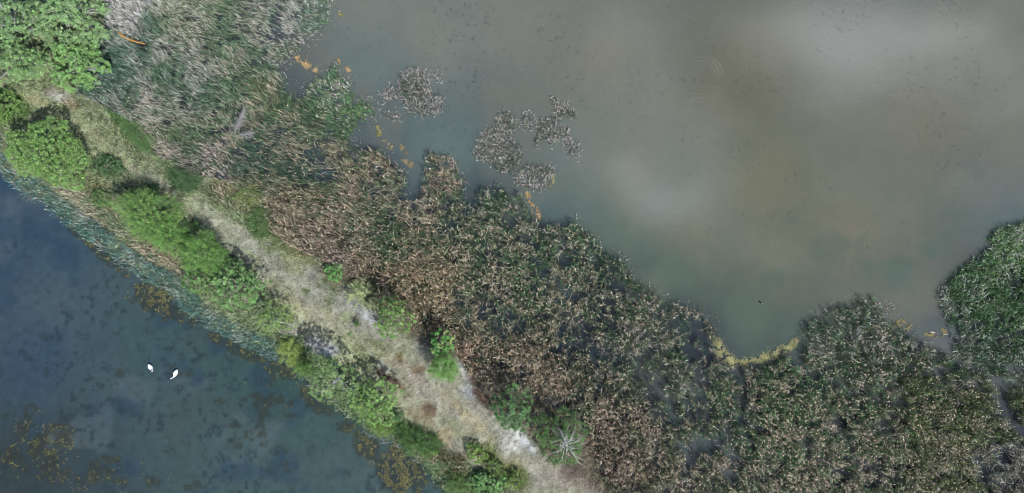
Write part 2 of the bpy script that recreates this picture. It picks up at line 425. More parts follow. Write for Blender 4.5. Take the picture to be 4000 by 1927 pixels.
# path sheet, 10 mm above
PF = path_field(X, Y)
q = grid_quads(len(xs), len(ys))
ok = (PF.ravel() < .95) & (Z.ravel() > .1) & (np.abs(X.ravel()) < 66) & (np.abs(Y.ravel()) < 36)
q = q[ok[q].all(1)]
idx = np.unique(q); remap = np.full(X.size, -1); remap[idx] = np.arange(len(idx))
a = Acc(); a.add(np.stack([X, Y, Z + .012], -1).reshape(-1, 3)[idx], GC.reshape(-1, 3)[idx], remap[q])
tag(a.build('path', MSOIL, smooth=True), kind='structure')

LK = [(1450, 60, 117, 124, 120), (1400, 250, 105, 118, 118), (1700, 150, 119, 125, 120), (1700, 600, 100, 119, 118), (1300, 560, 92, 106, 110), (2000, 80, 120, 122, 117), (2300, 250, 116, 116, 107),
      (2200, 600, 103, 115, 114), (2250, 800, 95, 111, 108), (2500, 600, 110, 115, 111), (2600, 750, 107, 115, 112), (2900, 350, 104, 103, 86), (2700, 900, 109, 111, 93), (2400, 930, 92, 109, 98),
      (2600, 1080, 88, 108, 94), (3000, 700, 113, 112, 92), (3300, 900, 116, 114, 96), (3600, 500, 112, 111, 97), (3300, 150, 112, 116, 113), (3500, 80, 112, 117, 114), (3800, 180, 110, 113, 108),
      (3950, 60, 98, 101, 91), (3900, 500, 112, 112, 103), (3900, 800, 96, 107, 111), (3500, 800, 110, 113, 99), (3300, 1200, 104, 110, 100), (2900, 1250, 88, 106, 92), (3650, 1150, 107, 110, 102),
      (3000, 1000, 106, 111, 92), (2100, 830, 90, 108, 108), (1650, 800, 80, 96, 106), (1450, 720, 70, 84, 96), (2600, 1500, 38, 46, 58), (2300, 1350, 40, 50, 62), (2760, 1740, 78, 90, 100), (3300, 1600, 36, 45, 56), (3400, 1800, 40, 50, 60), (3000, 1500, 34, 43, 54), (1900, 950, 34, 43, 54), (1300, 900, 36, 42, 50), (700, 400, 48, 58, 62), (900, 150, 60, 70, 76), (600, 150, 56, 60, 62), (3700, 1360, 92, 100, 106), (3850, 1440, 66, 76, 88), (3900, 1700, 48, 57, 68), (3600, 1450, 52, 62, 74), (3200, 1330, 80, 94, 86), (1250, 640, 62, 76, 86), (1180, 350, 76, 88, 94), (2050, 950, 44, 56, 64), (2700, 1350, 44, 54, 64), (1700, 1200, 34, 40, 48), (2300, 1700, 34, 40, 48), (1600, 850, 44, 54, 66), (2400, 1150, 40, 50, 60), (3900, 1200, 40, 52, 46)]  # dark points among reeds: silt-free water with gap shade painted into the colour
PK = [(100, 800, 56, 81, 101), (300, 900, 58, 84, 103), (500, 1100, 68, 89, 98), (200, 1200, 72, 91, 101), (150, 1400, 56, 78, 98), (600, 1350, 62, 89, 95), (400, 1500, 66, 86, 95), (900, 1400, 58, 87, 90), (1200, 1600, 64, 91, 92), (700, 1600, 68, 87, 92), (300, 1700, 58, 73, 79), (900, 1800, 68, 91, 95), (1300, 1850, 72, 94, 96), (1100, 1500, 56, 83, 81), (50, 1850, 54, 67, 71), (20, 1000, 58, 81, 101), (600, 1150, 64, 87, 91), (800, 1300, 62, 85, 85)]
# weed beds in the pond: (D x, y, rx, ry, rot, amount, ochre)
PWEED = [(390, 745, 78, 50, -34, 1.1, .9), (240, 615, 120, 20, -40, 1.0, .7), (310, 680, 60, 16, -38, .85, .55), (470, 800, 60, 20, -35, .8, .5), (610, 880, 100, 22, -26, .95, .7), (700, 930, 60, 24, -20, .7, .6), (790, 1000, 60, 26, -40, .85, .6),
         (880, 1080, 60, 22, -36, .75, .6), (1010, 1185, 95, 62, -35, 1.15, 1.0), (930, 1130, 50, 30, -30, .9, .9), (100, 1130, 130, 90, 10, .62, .62), (260, 1190, 190, 46, 0, .62, .55), (560, 1225, 120, 30, 0, .4, .3),
         (60, 1040, 90, 50, 0, .42, .2), (640, 1040, 70, 120, -15, .52, .25), (560, 1010, 60, 40, 0, .4, .25), (720, 1010, 60, 40, -30, .45, .4), (700, 1160, 60, 60, 0, .35, .15), (860, 1190, 60, 50, 0, .3, .15),
         (440, 940, 100, 50, -20, .3, .1), (300, 960, 120, 50, 0, .28, .05), (450, 1110, 80, 50, 0, .34, .15), (180, 900, 90, 60, 0, .18, .0)]
def weed_field(x, y):
    m = np.zeros(x.shape); oc = np.zeros(x.shape); k = 1.5528 * S
    for (bx, by, rx, ry, rot, am, o) in PWEED:
        q = W(*D(bx, by)); b = blob(x, y, q[0], q[1], rx * k, ry * k, rot, .6, .35, 33)
        m = np.maximum(m, b * min(1.2, am * 1.18)); oc = np.maximum(oc, b * o)
    return m, oc
def water(name, ctl, mat, pond):
    st = .125
    if pond:
        xs = np.concatenate([FARX, np.arange(-60, 2, st), np.arange(2, 20, .5), [40, 90, 140, 300, 700]]); ys = np.concatenate([FARY, np.arange(-32, 16, st), [24, 40, 60, 120, 300, 700]])
    else:
        xs = np.concatenate([FARX, np.arange(-62, 62, st), [90, 140, 300, 700]]); ys = np.concatenate([FARY, np.arange(-32, 32, st), [60, 120, 300, 700]])
    X, Y = np.meshgrid(xs, ys, indexing='ij')
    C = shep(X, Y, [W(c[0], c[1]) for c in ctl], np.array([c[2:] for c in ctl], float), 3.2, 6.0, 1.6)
    if pond:
        n = vn(X, Y, 1.5, 61, 5); n2 = vn(X, Y, 5, 62, 3); n3 = vn(X, Y, .6, 63, 3)
        C = C + ((np.array([92, 108, 116.]) - C) * (sst(.60, .76, n2) * .45)[..., None])           # pale bare silt
        C = C + ((np.array([42, 66, 92.]) - C) * (sst(.54, .78, vn(X, Y, 3.4, 68, 3)) * .45)[..., None])
        m, oc = weed_field(X, Y)
        th = .78 - .42 * m
        n = n * .55 + vn(X, Y, .55, 69, 3) * .45
        dark = sst(th - .05, th + .11, n) * np.clip(m * 2.5, 0, 1)
        C = C + (np.array([56, 60, 50.]) - C) * (dark * .58)[..., None]
        C = C + (np.array([44, 60, 68.]) - C) * (sst(.52, .78, vn(X, Y, .55, 64, 4)) * (.25 + .55 * sst(.4, .65, vn(X, Y, 6, 67, 2))) * .8)[..., None]
        bl = sst(.46, .66, vn(X, Y, .42, 65, 3)) * dark * sst(.3, .8, oc)
        C = C + (np.array([92, 88, 54.]) - C) * (bl * .5)[..., None]
        C = C * (.94 + .12 * n3)[..., None] * np.array([1.03, 1.01, .97])
    else:
        # dark tufts of submerged weed, thick in the upper half of the lake, thin below
        up = sst(-9, 18, Y) * .75 + .18
        up = up * (.35 + 1.0 * sst(.35, .7, vn(X, Y, 6, 72, 3))) * (1 - .6 * (1 - sst(-24, -8, X)))
        n = vn(X, Y, .28, 71, 2)
        sp = sst(.845 - .10 * up, .95 - .08 * up, n) * np.clip(up * 1.6, 0, 1)
        C = C + (np.array([70, 80, 76.]) - C) * (sp * .55)[..., None]
        g = sst(.50, .78, vn(X, Y, 3.0, 73, 4)) * (1 - sst(-4, 10, Y)) * sst(-30, 0, X)
        C = C + (np.array([80, 102, 92.]) - C) * (g * .6)[..., None]
        C = C + (np.array([118, 120, 108.]) - C) * (sst(.5, .72, vn(X, Y, 7, 74, 4)) * .35)[..., None]
        C = C * (.975 + .05 * vn(X, Y, .8, 75, 3))[..., None] * np.array([1.02, 1.012, .955])
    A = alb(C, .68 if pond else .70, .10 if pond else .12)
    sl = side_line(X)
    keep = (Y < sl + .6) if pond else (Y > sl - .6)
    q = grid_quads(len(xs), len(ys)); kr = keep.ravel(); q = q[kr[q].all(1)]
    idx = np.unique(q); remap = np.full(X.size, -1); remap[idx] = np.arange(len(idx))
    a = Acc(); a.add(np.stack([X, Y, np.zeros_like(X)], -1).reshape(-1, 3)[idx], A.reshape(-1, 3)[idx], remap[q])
    tag(a.build(name, mat, smooth=True), kind='structure')
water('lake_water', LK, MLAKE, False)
water('pond_water', PK, MPOND, True)

# ---------------------------------------------------------------- reed beds
# src px, py, blades/m2, stems/m2, height, dry share, plume share, streakiness, lean, dry rgb, green rgb, gap
RC = [
 (480, 60, 90, 3, 1.1, .80, .00, 2.5, .55, (190, 190, 190), (82, 108, 92), .05), (450, 200, 80, 3, 1.2, .70, .00, 2.5, .55, (180, 184, 184), (72, 104, 92), .1), (700, 60, 80, 3, 1.2, .48, .02, 3, .5, (172, 172, 158), (86, 112, 80), .12),
 (900, 100, 75, 4, 1.3, .45, .03, 3, .5, (170, 170, 156), (84, 112, 84), .2), (1080, 60, 70, 4, 1.3, .45, .03, 3, .45, (175, 175, 170), (84, 112, 90), .3), (1230, 80, 75, 3, 1.2, .6, .02, 2, .45, (186, 186, 186), (86, 116, 92), .2),
 (420, 240, 80, 2, 1.2, .25, .0, 2, .5, (170, 176, 176), (60, 96, 84), .1), (600, 250, 85, 4, 1.3, .52, .03, 3.5, .55, (170, 172, 166), (72, 102, 80), .12), (750, 330, 85, 4, 1.3, .58, .03, 3.5, .55, (176, 174, 170), (74, 102, 82), .15),
 (600, 420, 85, 5, 1.3, .48, .06, 3.5, .5, (174, 172, 162), (74, 104, 80), .12), (620, 520, 80, 5, 1.3, .62, .06, 3, .5, (176, 168, 156), (78, 106, 72), .12), (850, 450, 75, 5, 1.4, .42, .05, 3.2, .5, (172, 166, 148), (74, 104, 78), .25),
 (1050, 400, 70, 6, 1.6, .45, .08, 3, .5, (180, 170, 142), (84, 112, 72), .22), (1100, 250, 70, 5, 1.4, .45, .05, 2.5, .45, (172, 172, 158), (78, 108, 84), .3), (1300, 330, 75, 4, 1.4, .35, .04, 2, .4, (176, 172, 164), (76, 114, 76), .25),
 (1400, 420, 80, 4, 1.3, .35, .04, 2, .4, (182, 174, 164), (76, 114, 70), .25), (1200, 480, 70, 6, 1.6, .42, .06, 3, .45, (176, 166, 140), (76, 108, 74), .3), (820, 620, 80, 4, 1.3, .72, .04, 3, .5, (168, 160, 152), (72, 96, 72), .15),
 (1000, 620, 70, 6, 1.5, .45, .06, 3, .45, (168, 160, 138), (68, 102, 80), .3), (1180, 680, 60, 7, 1.7, .45, .12, 2.5, .45, (172, 160, 134), (70, 102, 80), .38), (1450, 620, 55, 8, 1.8, .55, .15, 1.5, .4, (176, 160, 134), (78, 104, 68), .38),
 (1000, 760, 70, 8, 1.8, .72, .12, 3.5, .5, (172, 158, 136), (76, 102, 70), .12), (1200, 800, 60, 10, 2.0, .8, .25, 3.5, .5, (176, 160, 132), (80, 104, 68), .1), (1180, 920, 60, 11, 2.1, .92, .3, 3.2, .5, (176, 156, 136), (82, 98, 68), .06),
 (1400, 850, 55, 10, 2.0, .72, .3, 2.4, .45, (174, 160, 136), (76, 104, 74), .15), (1350, 1020, 55, 11, 2.1, .92, .3, 2.4, .4, (170, 150, 134), (80, 94, 68), .08), (1600, 750, 45, 9, 2.0, .5, .25, 1.2, .35, (178, 164, 140), (74, 104, 68), .42),
 (1750, 680, 45, 9, 2.0, .75, .45, .8, .3, (178, 158, 134), (76, 104, 66), .35), (1600, 950, 45, 10, 2.0, .6, .3, 1.0, .35, (176, 160, 134), (74, 104, 66), .2), (1900, 780, 45, 9, 2.0, .45, .25, .6, .3, (178, 168, 150), (70, 106, 70), .34),
 (1850, 950, 45, 10, 2.0, .42, .3, .4, .25, (180, 168, 142), (72, 108, 66), .25), (2050, 850, 45, 9, 1.9, .45, .25, .4, .25, (180, 170, 148), (70, 108, 66), .32), (2150, 1000, 40, 9, 2.0, .4, .3, .3, .25, (180, 170, 146), (66, 104, 62), .36),
 (1500, 1120, 50, 11, 2.1, .9, .4, 1.5, .35, (176, 152, 126), (80, 94, 64), .08), (1700, 1150, 45, 12, 2.1, .85, .5, .6, .3, (182, 158, 126), (78, 98, 62), .12), (1800, 1350, 45, 12, 2.1, .92, .5, .5, .3, (176, 148, 124), (74, 88, 60), .12),
 (1900, 1200, 40, 10, 2.0, .6, .35, .4, .25, (178, 164, 136), (74, 104, 72), .34), (2000, 1100, 42, 10, 2.0, .5, .35, .4, .25, (180, 168, 140), (70, 106, 66), .26), (2250, 1250, 38, 10, 2.0, .6, .35, .4, .25, (180, 166, 136), (72, 100, 62), .38),
 (2400, 1150, 38, 9, 2.0, .42, .3, .4, .2, (180, 168, 146), (64, 96, 60), .45), (2600, 1250, 38, 9, 2.0, .5, .35, .4, .2, (182, 168, 144), (66, 96, 58), .44), (2750, 1250, 42, 8, 1.9, .6, .3, .4, .2, (176, 164, 140), (66, 92, 56), .4),
 (2500, 1400, 38, 9, 2.0, .45, .3, .3, .2, (178, 168, 150), (66, 98, 60), .44), (2100, 1450, 42, 11, 2.1, .85, .45, .4, .25, (178, 158, 134), (70, 84, 56), .22), (2350, 1600, 42, 11, 2.1, .72, .5, .4, .2, (180, 162, 138), (70, 92, 58), .28),
 (2700, 1450, 40, 9, 2.0, .45, .3, .3, .2, (180, 168, 146), (64, 98, 60), .42), (2350, 1800, 45, 10, 2.0, .85, .3, .6, .25, (164, 146, 126), (70, 84, 54), .2), (2600, 1750, 42, 10, 2.1, .7, .4, .5, .2, (176, 160, 136), (72, 94, 56), .28),
 (2850, 1550, 40, 10, 2.1, .42, .5, .3, .15, (184, 164, 142), (66, 98, 58), .38), (3050, 1450, 42, 11, 2.1, .4, .6, .3, .15, (188, 168, 148), (66, 104, 60), .34), (3250, 1300, 45, 9, 1.9, .45, .3, .4, .2, (182, 174, 160), (64, 98, 60), .36),
 (3350, 1230, 50, 7, 1.7, .4, .2, .6, .2, (190, 190, 184), (62, 98, 56), .32), (3500, 1400, 48, 9, 1.9, .35, .4, .6, .2, (180, 172, 158), (58, 88, 54), .38), (3100, 1700, 45, 12, 2.1, .42, .8, .3, .15, (190, 170, 148), (68, 102, 62), .26),
 (3350, 1550, 45, 11, 2.1, .35, .6, .4, .15, (184, 168, 146), (60, 94, 56), .32), (3600, 1550, 60, 10, 2.0, .32, .6, 1.2, .2, (176, 164, 136), (72, 94, 46), .28), (3850, 1600, 60, 10, 2.0, .35, .6, 1.2, .2, (176, 164, 140), (72, 94, 48), .3),
 (3400, 1800, 50, 12, 2.1, .5, .7, .6, .15, (182, 166, 146), (68, 96, 56), .28), (3700, 1780, 65, 10, 2.0, .55, .5, 1.5, .25, (178, 166, 144), (78, 98, 50), .22), (3950, 1800, 65, 8, 2.0, .75, .4, 1.5, .3, (176, 170, 160), (76, 92, 54), .3),
 (3800, 1000, 85, 3, 1.5, .30, .02, 1.6, .4, (196, 204, 192), (82, 118, 66), .2), (3950, 950, 85, 3, 1.5, .24, .02, 1.6, .4, (196, 200, 186), (90, 128, 66), .16), (3750, 1150, 80, 4, 1.5, .38, .03, 1.6, .4, (186, 194, 182), (76, 110, 66), .24),
 (3950, 1250, 80, 3, 1.5, .3, .03, 1.6, .4, (186, 194, 178), (76, 110, 62), .24), (3850, 1370, 75, 4, 1.6, .22, .05, 1.0, .3, (180, 186, 170), (54, 86, 48), .26), (3690, 880, 70, 3, 1.5, .45, .02, 1.0, .3, (190, 186, 180), (56, 86, 60), .25)]
for r_ in range(len(RC)):
    q_ = list(RC[r_])
    if q_[4] < 1.45 and q_[0] < 1500:
        q_[9] = tuple(min(232, v * k_) for v, k_ in zip(q_[9], (1.15, 1.115, 1.10))); q_[10] = tuple(v * k_ for v, k_ in zip(q_[10], (1.17, 1.13, 1.05))); q_[11] *= .8; q_[4] *= .78
    if q_[0] > 2800: q_[5] *= .8; q_[10] = tuple(v * 1.08 for v in q_[10])
    if q_[0] < 1500: q_[11] = min(q_[11], .20)
    if q_[0] < 1600 and q_[0] > 1350 and q_[1] < 700: q_[11] = .26
    RC[r_] = tuple(q_)
RCP = [W(r[0], r[1], .8) for r in RC]
RCV = np.array([list(r[2:9]) + list(r[9]) + list(r[10]) + [min(r[11], .33)] for r in RC], float)
GAPS = [(1080, 95, 26, 48, 0), (1075, 145, 60, 20, 0), (1140, 330, 36, 60, 15), (900, 512, 62, 15, 0), (1000, 560, 40, 12, -10), (545, 168, 36, 12, -20), (565, 190, 18, 22, 0), (450, 104, 16, 8, 0), (905, 158, 60, 12, 18), (650, 190, 40, 8, 0), (746, 74, 24, 9, 0),
        (860, 70, 14, 14, 0), (1233, 612, 52, 34, -20), (1272, 684, 52, 26, 20), (1190, 735, 40, 13, 0), (1466, 754, 26, 14, -40), (1622, 863, 15, 10, 0), (1326, 404, 30, 14, 30), (1390, 395, 12, 40, -20), (1180, 560, 22, 10, 0), (650, 480, 22, 12, 0), (720, 420, 20, 10, 0), (830, 520, 40, 8, 0),
        (1445, 560, 40, 12, 45), (2031, 1289, 30, 24, 0), (1985, 1240, 14, 40, 20), (1960, 1300, 14, 40, 20), (2287, 1289, 42, 18, 15), (2249, 1352, 44, 30, 0), (2342, 1383, 48, 20, -20), (2435, 1398, 30, 18, 0), (2334, 1017, 18, 28, 0), (2220, 1120, 14, 10, 0), (2480, 1160, 40, 14, -45),
        (2560, 1230, 30, 20, 0), (2668, 1297, 40, 16, 25), (2606, 1592, 44, 10, 10), (2754, 1745, 60, 36, 10), (2862, 1780, 24, 60, 5), (2845, 1690, 22, 46, 0), (2497, 1414, 30, 18, -60), (2580, 1480, 22, 14, 0), (2311, 1647, 12, 9, 0), (2400, 1280, 60, 6, -40), (2450, 1080, 12, 20, 0), (2900, 1560, 14, 50, -10), (2895, 1640, 20, 20, 0),
        (3249, 1491, 34, 16, -10), (3645, 1452, 66, 18, 5), (3272, 1662, 30, 34, 0), (3311, 1790, 60, 12, -22), (3451, 1665, 18, 28, 0), (3497, 1818, 30, 10, 0), (3932, 1890, 46, 34, 0), (3950, 1765, 54, 13, -8), (3559, 1429, 32, 9, -10), (3179, 1460, 26, 13, -30), (3878, 1398, 38, 9, 0), (3971, 1437, 36, 8, 0),
        (3400, 1500, 20, 10, 0), (3160, 1660, 24, 12, 0), (2950, 1480, 50, 10, 30), (3040, 1370, 40, 16, 25), (3140, 1330, 20, 22, 30), (3380, 1310, 20, 7, 0), (3540, 1310, 26, 10, 0), (3900, 1240, 14, 10, 0), (3800, 1280, 14, 20, 0), (3990, 1100, 14, 30, 0), (3480, 1720, 24, 10, -10), (3900, 1600, 14, 40, 20),
        (3745, 1210, 10, 40, 10), (1020, 750, 22, 16, -20), (1960, 930, 10, 8, 0), (1640, 840, 8, 8, 0), (2060, 940, 18, 8, 40), (2110, 900, 12, 20, 0), (1860, 750, 20, 10, 60), (2350, 1840, 40, 10, -20), (2230, 1880, 50, 8, -20)]
RK = 1.40
def gap_field(x, y):
    g = np.zeros(x.shape)
    for (px, py, rx, ry, rot) in GAPS:
        q = W(px, py, .3)
        g = np.maximum(g, blob(x, y, q[0], q[1], rx * S, ry * S, rot, .3, .3, 35))
    return g
WIND = math.radians(146)
def azim(n, kap, base=WIND, spread=1.0):
    """wind-combed directions: large kap = all the same way"""
    u = rng.random(n) * 2 * PI - PI
    t = rng.vonmises(0, np.clip(kap, .01, 12), n) if n else u
    return base + t
def scatter(P, per_m2):
    lo = P.min(0); hi = P.max(0)
    lo = np.maximum(lo, [-64, -36]); hi = np.minimum(hi, [64, 36])
    if (hi <= lo).any(): return np.zeros((0, 2))
    n = int((hi - lo).prod() * per_m2)
    p = rng.random((n, 2)) * (hi - lo) + lo
    return p[inpoly(p[:, 0], p[:, 1], P)]
def grow(acc, P, edge_fray=.5, avoid=None, over=None, gaps=True, thick=1.0, only=()):
    """fills the polygon with grass-like blades and leafy stems after the control values"""
    for layer in (0, 1):
        top = 150.0 if layer == 0 else 35.0
        p = scatter(P, top * thick)
        if len(p) == 0: continue
        x, y = p[:, 0], p[:, 1]
        if over is None: v = shep(x, y, RCP, RCV, 4.0, .8, 2.2)
        else: v = np.repeat(np.array([over], float), len(p), 0)
        de = dseg(x, y, P)
        if edge_fray >= .35:          # only the water side is ragged
            de = np.where(dseg(x, y, DIKE) < 1.6, 9.0, de)
            de = np.where(inpoly(x, y, DIKE), 9.0, de)
        cl = vn(x, y, .85, 41, 3) * .55 + vn(x, y, .35, 42, 2) * .45
        g = v[:, 13]
        keep = rng.random(len(p)) < v[:, 0 if layer == 0 else 1] * (1.5 if layer == 0 else 2.5) / top
        keep &= cl > .27 + g * (.50 + .09 * sst(.18, .4, g)) * (.55 + .9 * vn(x, y, 3.5, 43, 2))
        keep &= (de > edge_fray * vn(x, y, .8, 44, 3) * 1.5) | (rng.random(len(p)) < .16)
        if edge_fray >= .35: keep &= (de > 1.0) | (vn(x, y, .5, 49, 2) > .48 - .50 * de)
        if gaps: keep &= rng.random(len(p)) > gap_field(x, y) * .86
        for (ca_, cb_) in only: keep &= ((cb_[0] - ca_[0]) * (y - ca_[1]) - (cb_[1] - ca_[1]) * (x - ca_[0])) >= 0
        p = p[keep]; v = v[keep]; de = de[keep]; x = p[:, 0]; y = p[:, 1]; n = len(p)
        if n == 0: continue
        z0 = np.maximum(land_height(x, y), -.1)
        hh = v[:, 2] * (.50 + .55 * rng.random(n)) * (.75 + .5 * vn(x, y, 2.0, 45, 2)) * (.82 if layer == 0 else .95)
        if edge_fray >= .35: hh = hh * (.6 + .4 * sst(0, 1.3, de))
        pn = vn(x, y, 1.7, 46, 3) * .7 + vn(x, y, .5, 47, 2) * .3
        pdry = np.clip(v[:, 3] - .10 + (pn - .5) * 2.4, .04, .97)
        dry = rng.random(n) < pdry
        dc = v[:, 7:10] * np.array([.985, .99, .965]); gc = v[:, 10:13]
        j = rng.normal(size=(n, 1)) * .13; hj = rng.normal(size=(n, 3)) * .05
        dcol = dc * (1 + j + hj * .6) * np.where(rng.random((n, 1)) < .36, .42, np.where(rng.random((n, 1)) < .28, 1.20, 1.0))
        gcol = gc * (1 + j * 1.4 + hj)
        gcol = gcol * np.where(rng.random((n, 1)) < .16, 1.30, np.where(rng.random((n, 1)) < .3, .70, 1.0))
        col = np.where(dry[:, None], dcol, gcol)
        wa = WIND + (vn(x, y, 3, 48, 2) - .5) * 1.5
        az = azim(n, v[:, 5] * 1.0, wa)
        dv = np.stack([np.cos(az), np.sin(az)], 1)
        P0 = np.column_stack([p, z0])
        if layer == 0:
            bend = (v[:, 6] * .75 + .40 * rng.random(n)) * np.where(dry & (rng.random(n) < .35), 1.5, 1.0)
            up = np.sqrt(np.clip(1 - (bend * .6) ** 2, .12, 1))
            P1 = P0 + np.column_stack([dv * (hh * bend * .30)[:, None], hh * up * .62])
            P2 = P0 + np.column_stack([dv * (hh * bend)[:, None], hh * up * (.98 - .22 * bend)])
            wd = .020 + .026 * rng.random(n)
            wd = np.where(dry, wd * .95, wd * 1.05)
            c = alb(col.clip(12, 235), RK, .18)
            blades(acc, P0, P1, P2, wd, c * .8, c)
        else:
            stem_c = np.where(dry[:, None], dcol, gcol * .6 + dc * .4)
            ln = v[:, 6] * .5 * hh
            wdv = np.stack([np.cos(wa), np.sin(wa)], 1)
            TP = P0 + np.column_stack([wdv * ln[:, None] + rng.normal(size=(n, 2)) * .10 * hh[:, None], hh * 1.05])
            MP = P0 * .5 + TP * .5; MP[:, :2] -= wdv * (ln * .18)[:, None]
            c = alb(stem_c.clip(12, 235), RK, .18)
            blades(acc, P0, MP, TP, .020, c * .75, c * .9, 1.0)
            for k in range(6):
                t = .40 + .55 * rng.random(n)
                A = P0 + (TP - P0) * t[:, None]
                az2 = azim(n, v[:, 5] * .9, wa)
                L = (.17 + .27 * rng.random(n)) * np.clip(v[:, 2] / 2, .6, 1.1)
                d2 = np.stack([np.cos(az2), np.sin(az2)], 1)
                B = A + np.column_stack([d2 * (L * .5)[:, None], L * (.32 - .1 * rng.random(n))])
                E = A + np.column_stack([d2 * L[:, None], L * (.42 - .55 * rng.random(n))])
                lc = np.where((dry ^ (rng.random(n) < .2))[:, None], dcol, gcol) * (.86 + rng.normal(size=(n, 1)) * .2)
                lc = alb(lc.clip(12, 235), RK, .18)
                blades(acc, A, B, E, .015 + .018 * rng.random(n), lc, lc, .45)
            m = rng.random(n) < v[:, 4] * .42
            if m.any():
                A = TP[m]; az3 = azim(m.sum(), 1.5, wa[m])
                L = .15 + .10 * rng.random(m.sum())
                d3 = np.stack([np.cos(az3), np.sin(az3)], 1)
                pc = alb((np.array([196, 174, 150.]) * (1 + rng.normal(size=(m.sum(), 1)) * .12)).clip(12, 235), RK, .1)
                for s in (1, .75):
                    E = A + np.column_stack([d3 * (L * .85 * s)[:, None], L * .35 * s])
                    B = A + np.column_stack([d3 * (L * .45)[:, None], L * .30])
                    blades(acc, A, B, E, .05 + .035 * rng.random(m.sum()), pc, pc, .6)
SH = R2([(430, -260), (400, 0), (385, 60), (375, 110), (320, 170), (270, 200), (240, 240), (200, 265), (175, 290), (150, 300), (130, 340), (185, 420), (225, 480), (250, 410), (330, 360), (370, 315), (415, 305), (440, 380), (490, 400), (510, 470),
         (560, 500), (620, 540), (600, 600), (520, 650), (480, 700), (500, 730), (600, 740), (660, 760), (710, 830), (765, 850), (775, 930), (780, 1010), (800, 1000), (830, 930), (840, 790), (880, 755), (1010, 795), (1025, 850), (1060, 940), (1050, 1010),
         (1090, 1010), (1140, 935), (1200, 930), (1287, 955)]) + \
     R3([(60, 965), (85, 1020), (125, 1105), (160, 1115), (290, 1110), (330, 1105), (380, 1140), (420, 1180), (455, 1235)]) + \
     R7([(500, 30), (560, 50), (600, 100), (620, 160), (700, 190), (740, 240), (800, 270), (870, 290), (920, 310), (980, 340), (1010, 370), (1030, 440), (1050, 510), (1080, 575), (1150, 600), (1240, 595), (1287, 590)]) + \
     R8([(60, 555), (130, 510), (170, 425), (190, 385), (240, 350), (320, 300), (420, 300), (480, 240), (560, 250), (590, 300), (615, 370), (700, 400), (740, 430), (778, 470), (870, 512), (962, 552), (1040, 606), (1138, 640), (1180, 780), (1228, 880), (1287, 935), (1600, 1100), (1600, 1500)])
SHW = WP(SH, .7)
LEW = WP(LAKE_EDGE, .4)
# the lake-shore bed in three stretches along the dike
ALLP = np.concatenate([SHW, WP([(2500, 2350)], .4), LEW[::-1]])
def stretch(name, label, cond):
    a = Acc()
    grow(a, ALLP, .5, only=cond)
    return tag(a.build(name, MV), label, 'reeds', kind='stuff')
A1 = tuple(W(900, 760)); A2 = tuple(W(1560, 400))
B1 = tuple(W(2150, 1950)); B2 = tuple(W(3000, 1250))
stretch('sedge_bed', 'grey and green wind-combed sedge filling the upper left shore', [(A1, A2)])
stretch('reed_bed', 'tan and brown reeds along the middle of the dike beside the lake', [(A2, A1), (B1, B2)])
stretch('feathery_reed_bed', 'dark green reeds with tan plumes in the lower right', [(B2, B1)])
a = Acc()
RB = WP(R8([(945, 545), (915, 440), (885, 380), (870, 300), (858, 230), (910, 170), (1000, 95), (1080, 30), (1130, 0)]) + R4([(1100, 1205), (1160, 1150), (1200, 1125), (1287, 1110), (1600, 1000)]) + R8([(1600, 820), (1287, 708), (1100, 652), (946, 588)]), .7)
grow(a, RB, .35)
tag(a.build('rush_bed', MV), 'dense green rushes rounding out from the right edge into the lake', 'rushes', kind='stuff')
a = Acc()
grow(a, WP(R8([(1175, 680), (1287, 712), (1600, 850), (1600, 1050), (1287, 925), (1220, 800)]), .7), .2)
tag(a.build('reed_strip', MV), 'thin reed strip between the two water channels at the right edge', 'reeds', kind='stuff')

# pond fringe: blue-green reeds at the water, straw-coloured tall grass behind
FR_OUT = DD([(-160, 335), (-60, 400), (0, 440), (40, 485), (100, 515), (150, 555), (220, 612), (300, 670), (360, 712), (430, 745), (455, 785), (520, 830), (600, 872), (680, 908), (735, 918)])
FR_MID = DD([(735, 895), (690, 868), (610, 832), (535, 792), (478, 738), (440, 700), (370, 668), (312, 622), (232, 562), (160, 512), (110, 470), (45, 432), (0, 392), (-60, 350), (-160, 290)])
FR_IN = DD([(-160, 240), (-60, 290), (0, 315), (40, 350), (100, 450), (190, 470), (250, 500), (300, 540), (370, 600), (450, 660), (480, 700), (520, 775), (610, 818), (700, 850), (740, 885)])
FR_MID = [(x_ + 14, y_ - 19) for x_, y_ in FR_MID]
a = Acc()
grow(a, WP(FR_OUT + FR_MID, .6), .3, over=[110, 6, 1.0, .20, .03, 1.3, .5, 172, 176, 168, 82, 122, 110, .10], gaps=False)
tag(a.build('pond_reed_fringe', MV), 'blue-green reed fringe along the edge of the pond', 'reeds', kind='stuff')
a = Acc()
grow(a, WP(FR_MID[::-1] + FR_IN[::-1], .6), .3, over=[90, 3, 1.0, .74, .03, 2.2, .6, 190, 178, 152, 96, 122, 86, .05], gaps=False)
tag(a.build('dry_grass_band', MV), 'straw-coloured tall dry grass behind the blue-green pond reeds', 'dry grass', kind='stuff')
a = Acc()
LOWF = WP(DD([(740, 920), (780, 990), (850, 1050), (930, 1105), (1000, 1130), (1060, 1190), (1120, 1260), (1200, 1340), (1260, 1340), (1160, 1240), (1090, 1160), (1020, 1095), (955, 1070), (880, 1030), (810, 960), (765, 905)]), .4)
grow(a, LOWF, .3, over=[70, 5, .7, .35, .05, .5, .6, 182, 178, 170, 66, 100, 76, .18], gaps=False)
tag(a.build('bank_reed_fringe', MV), 'thin pale and green reeds at the pond bank below the bottom shrubs', 'reeds', kind='stuff')
a = Acc()
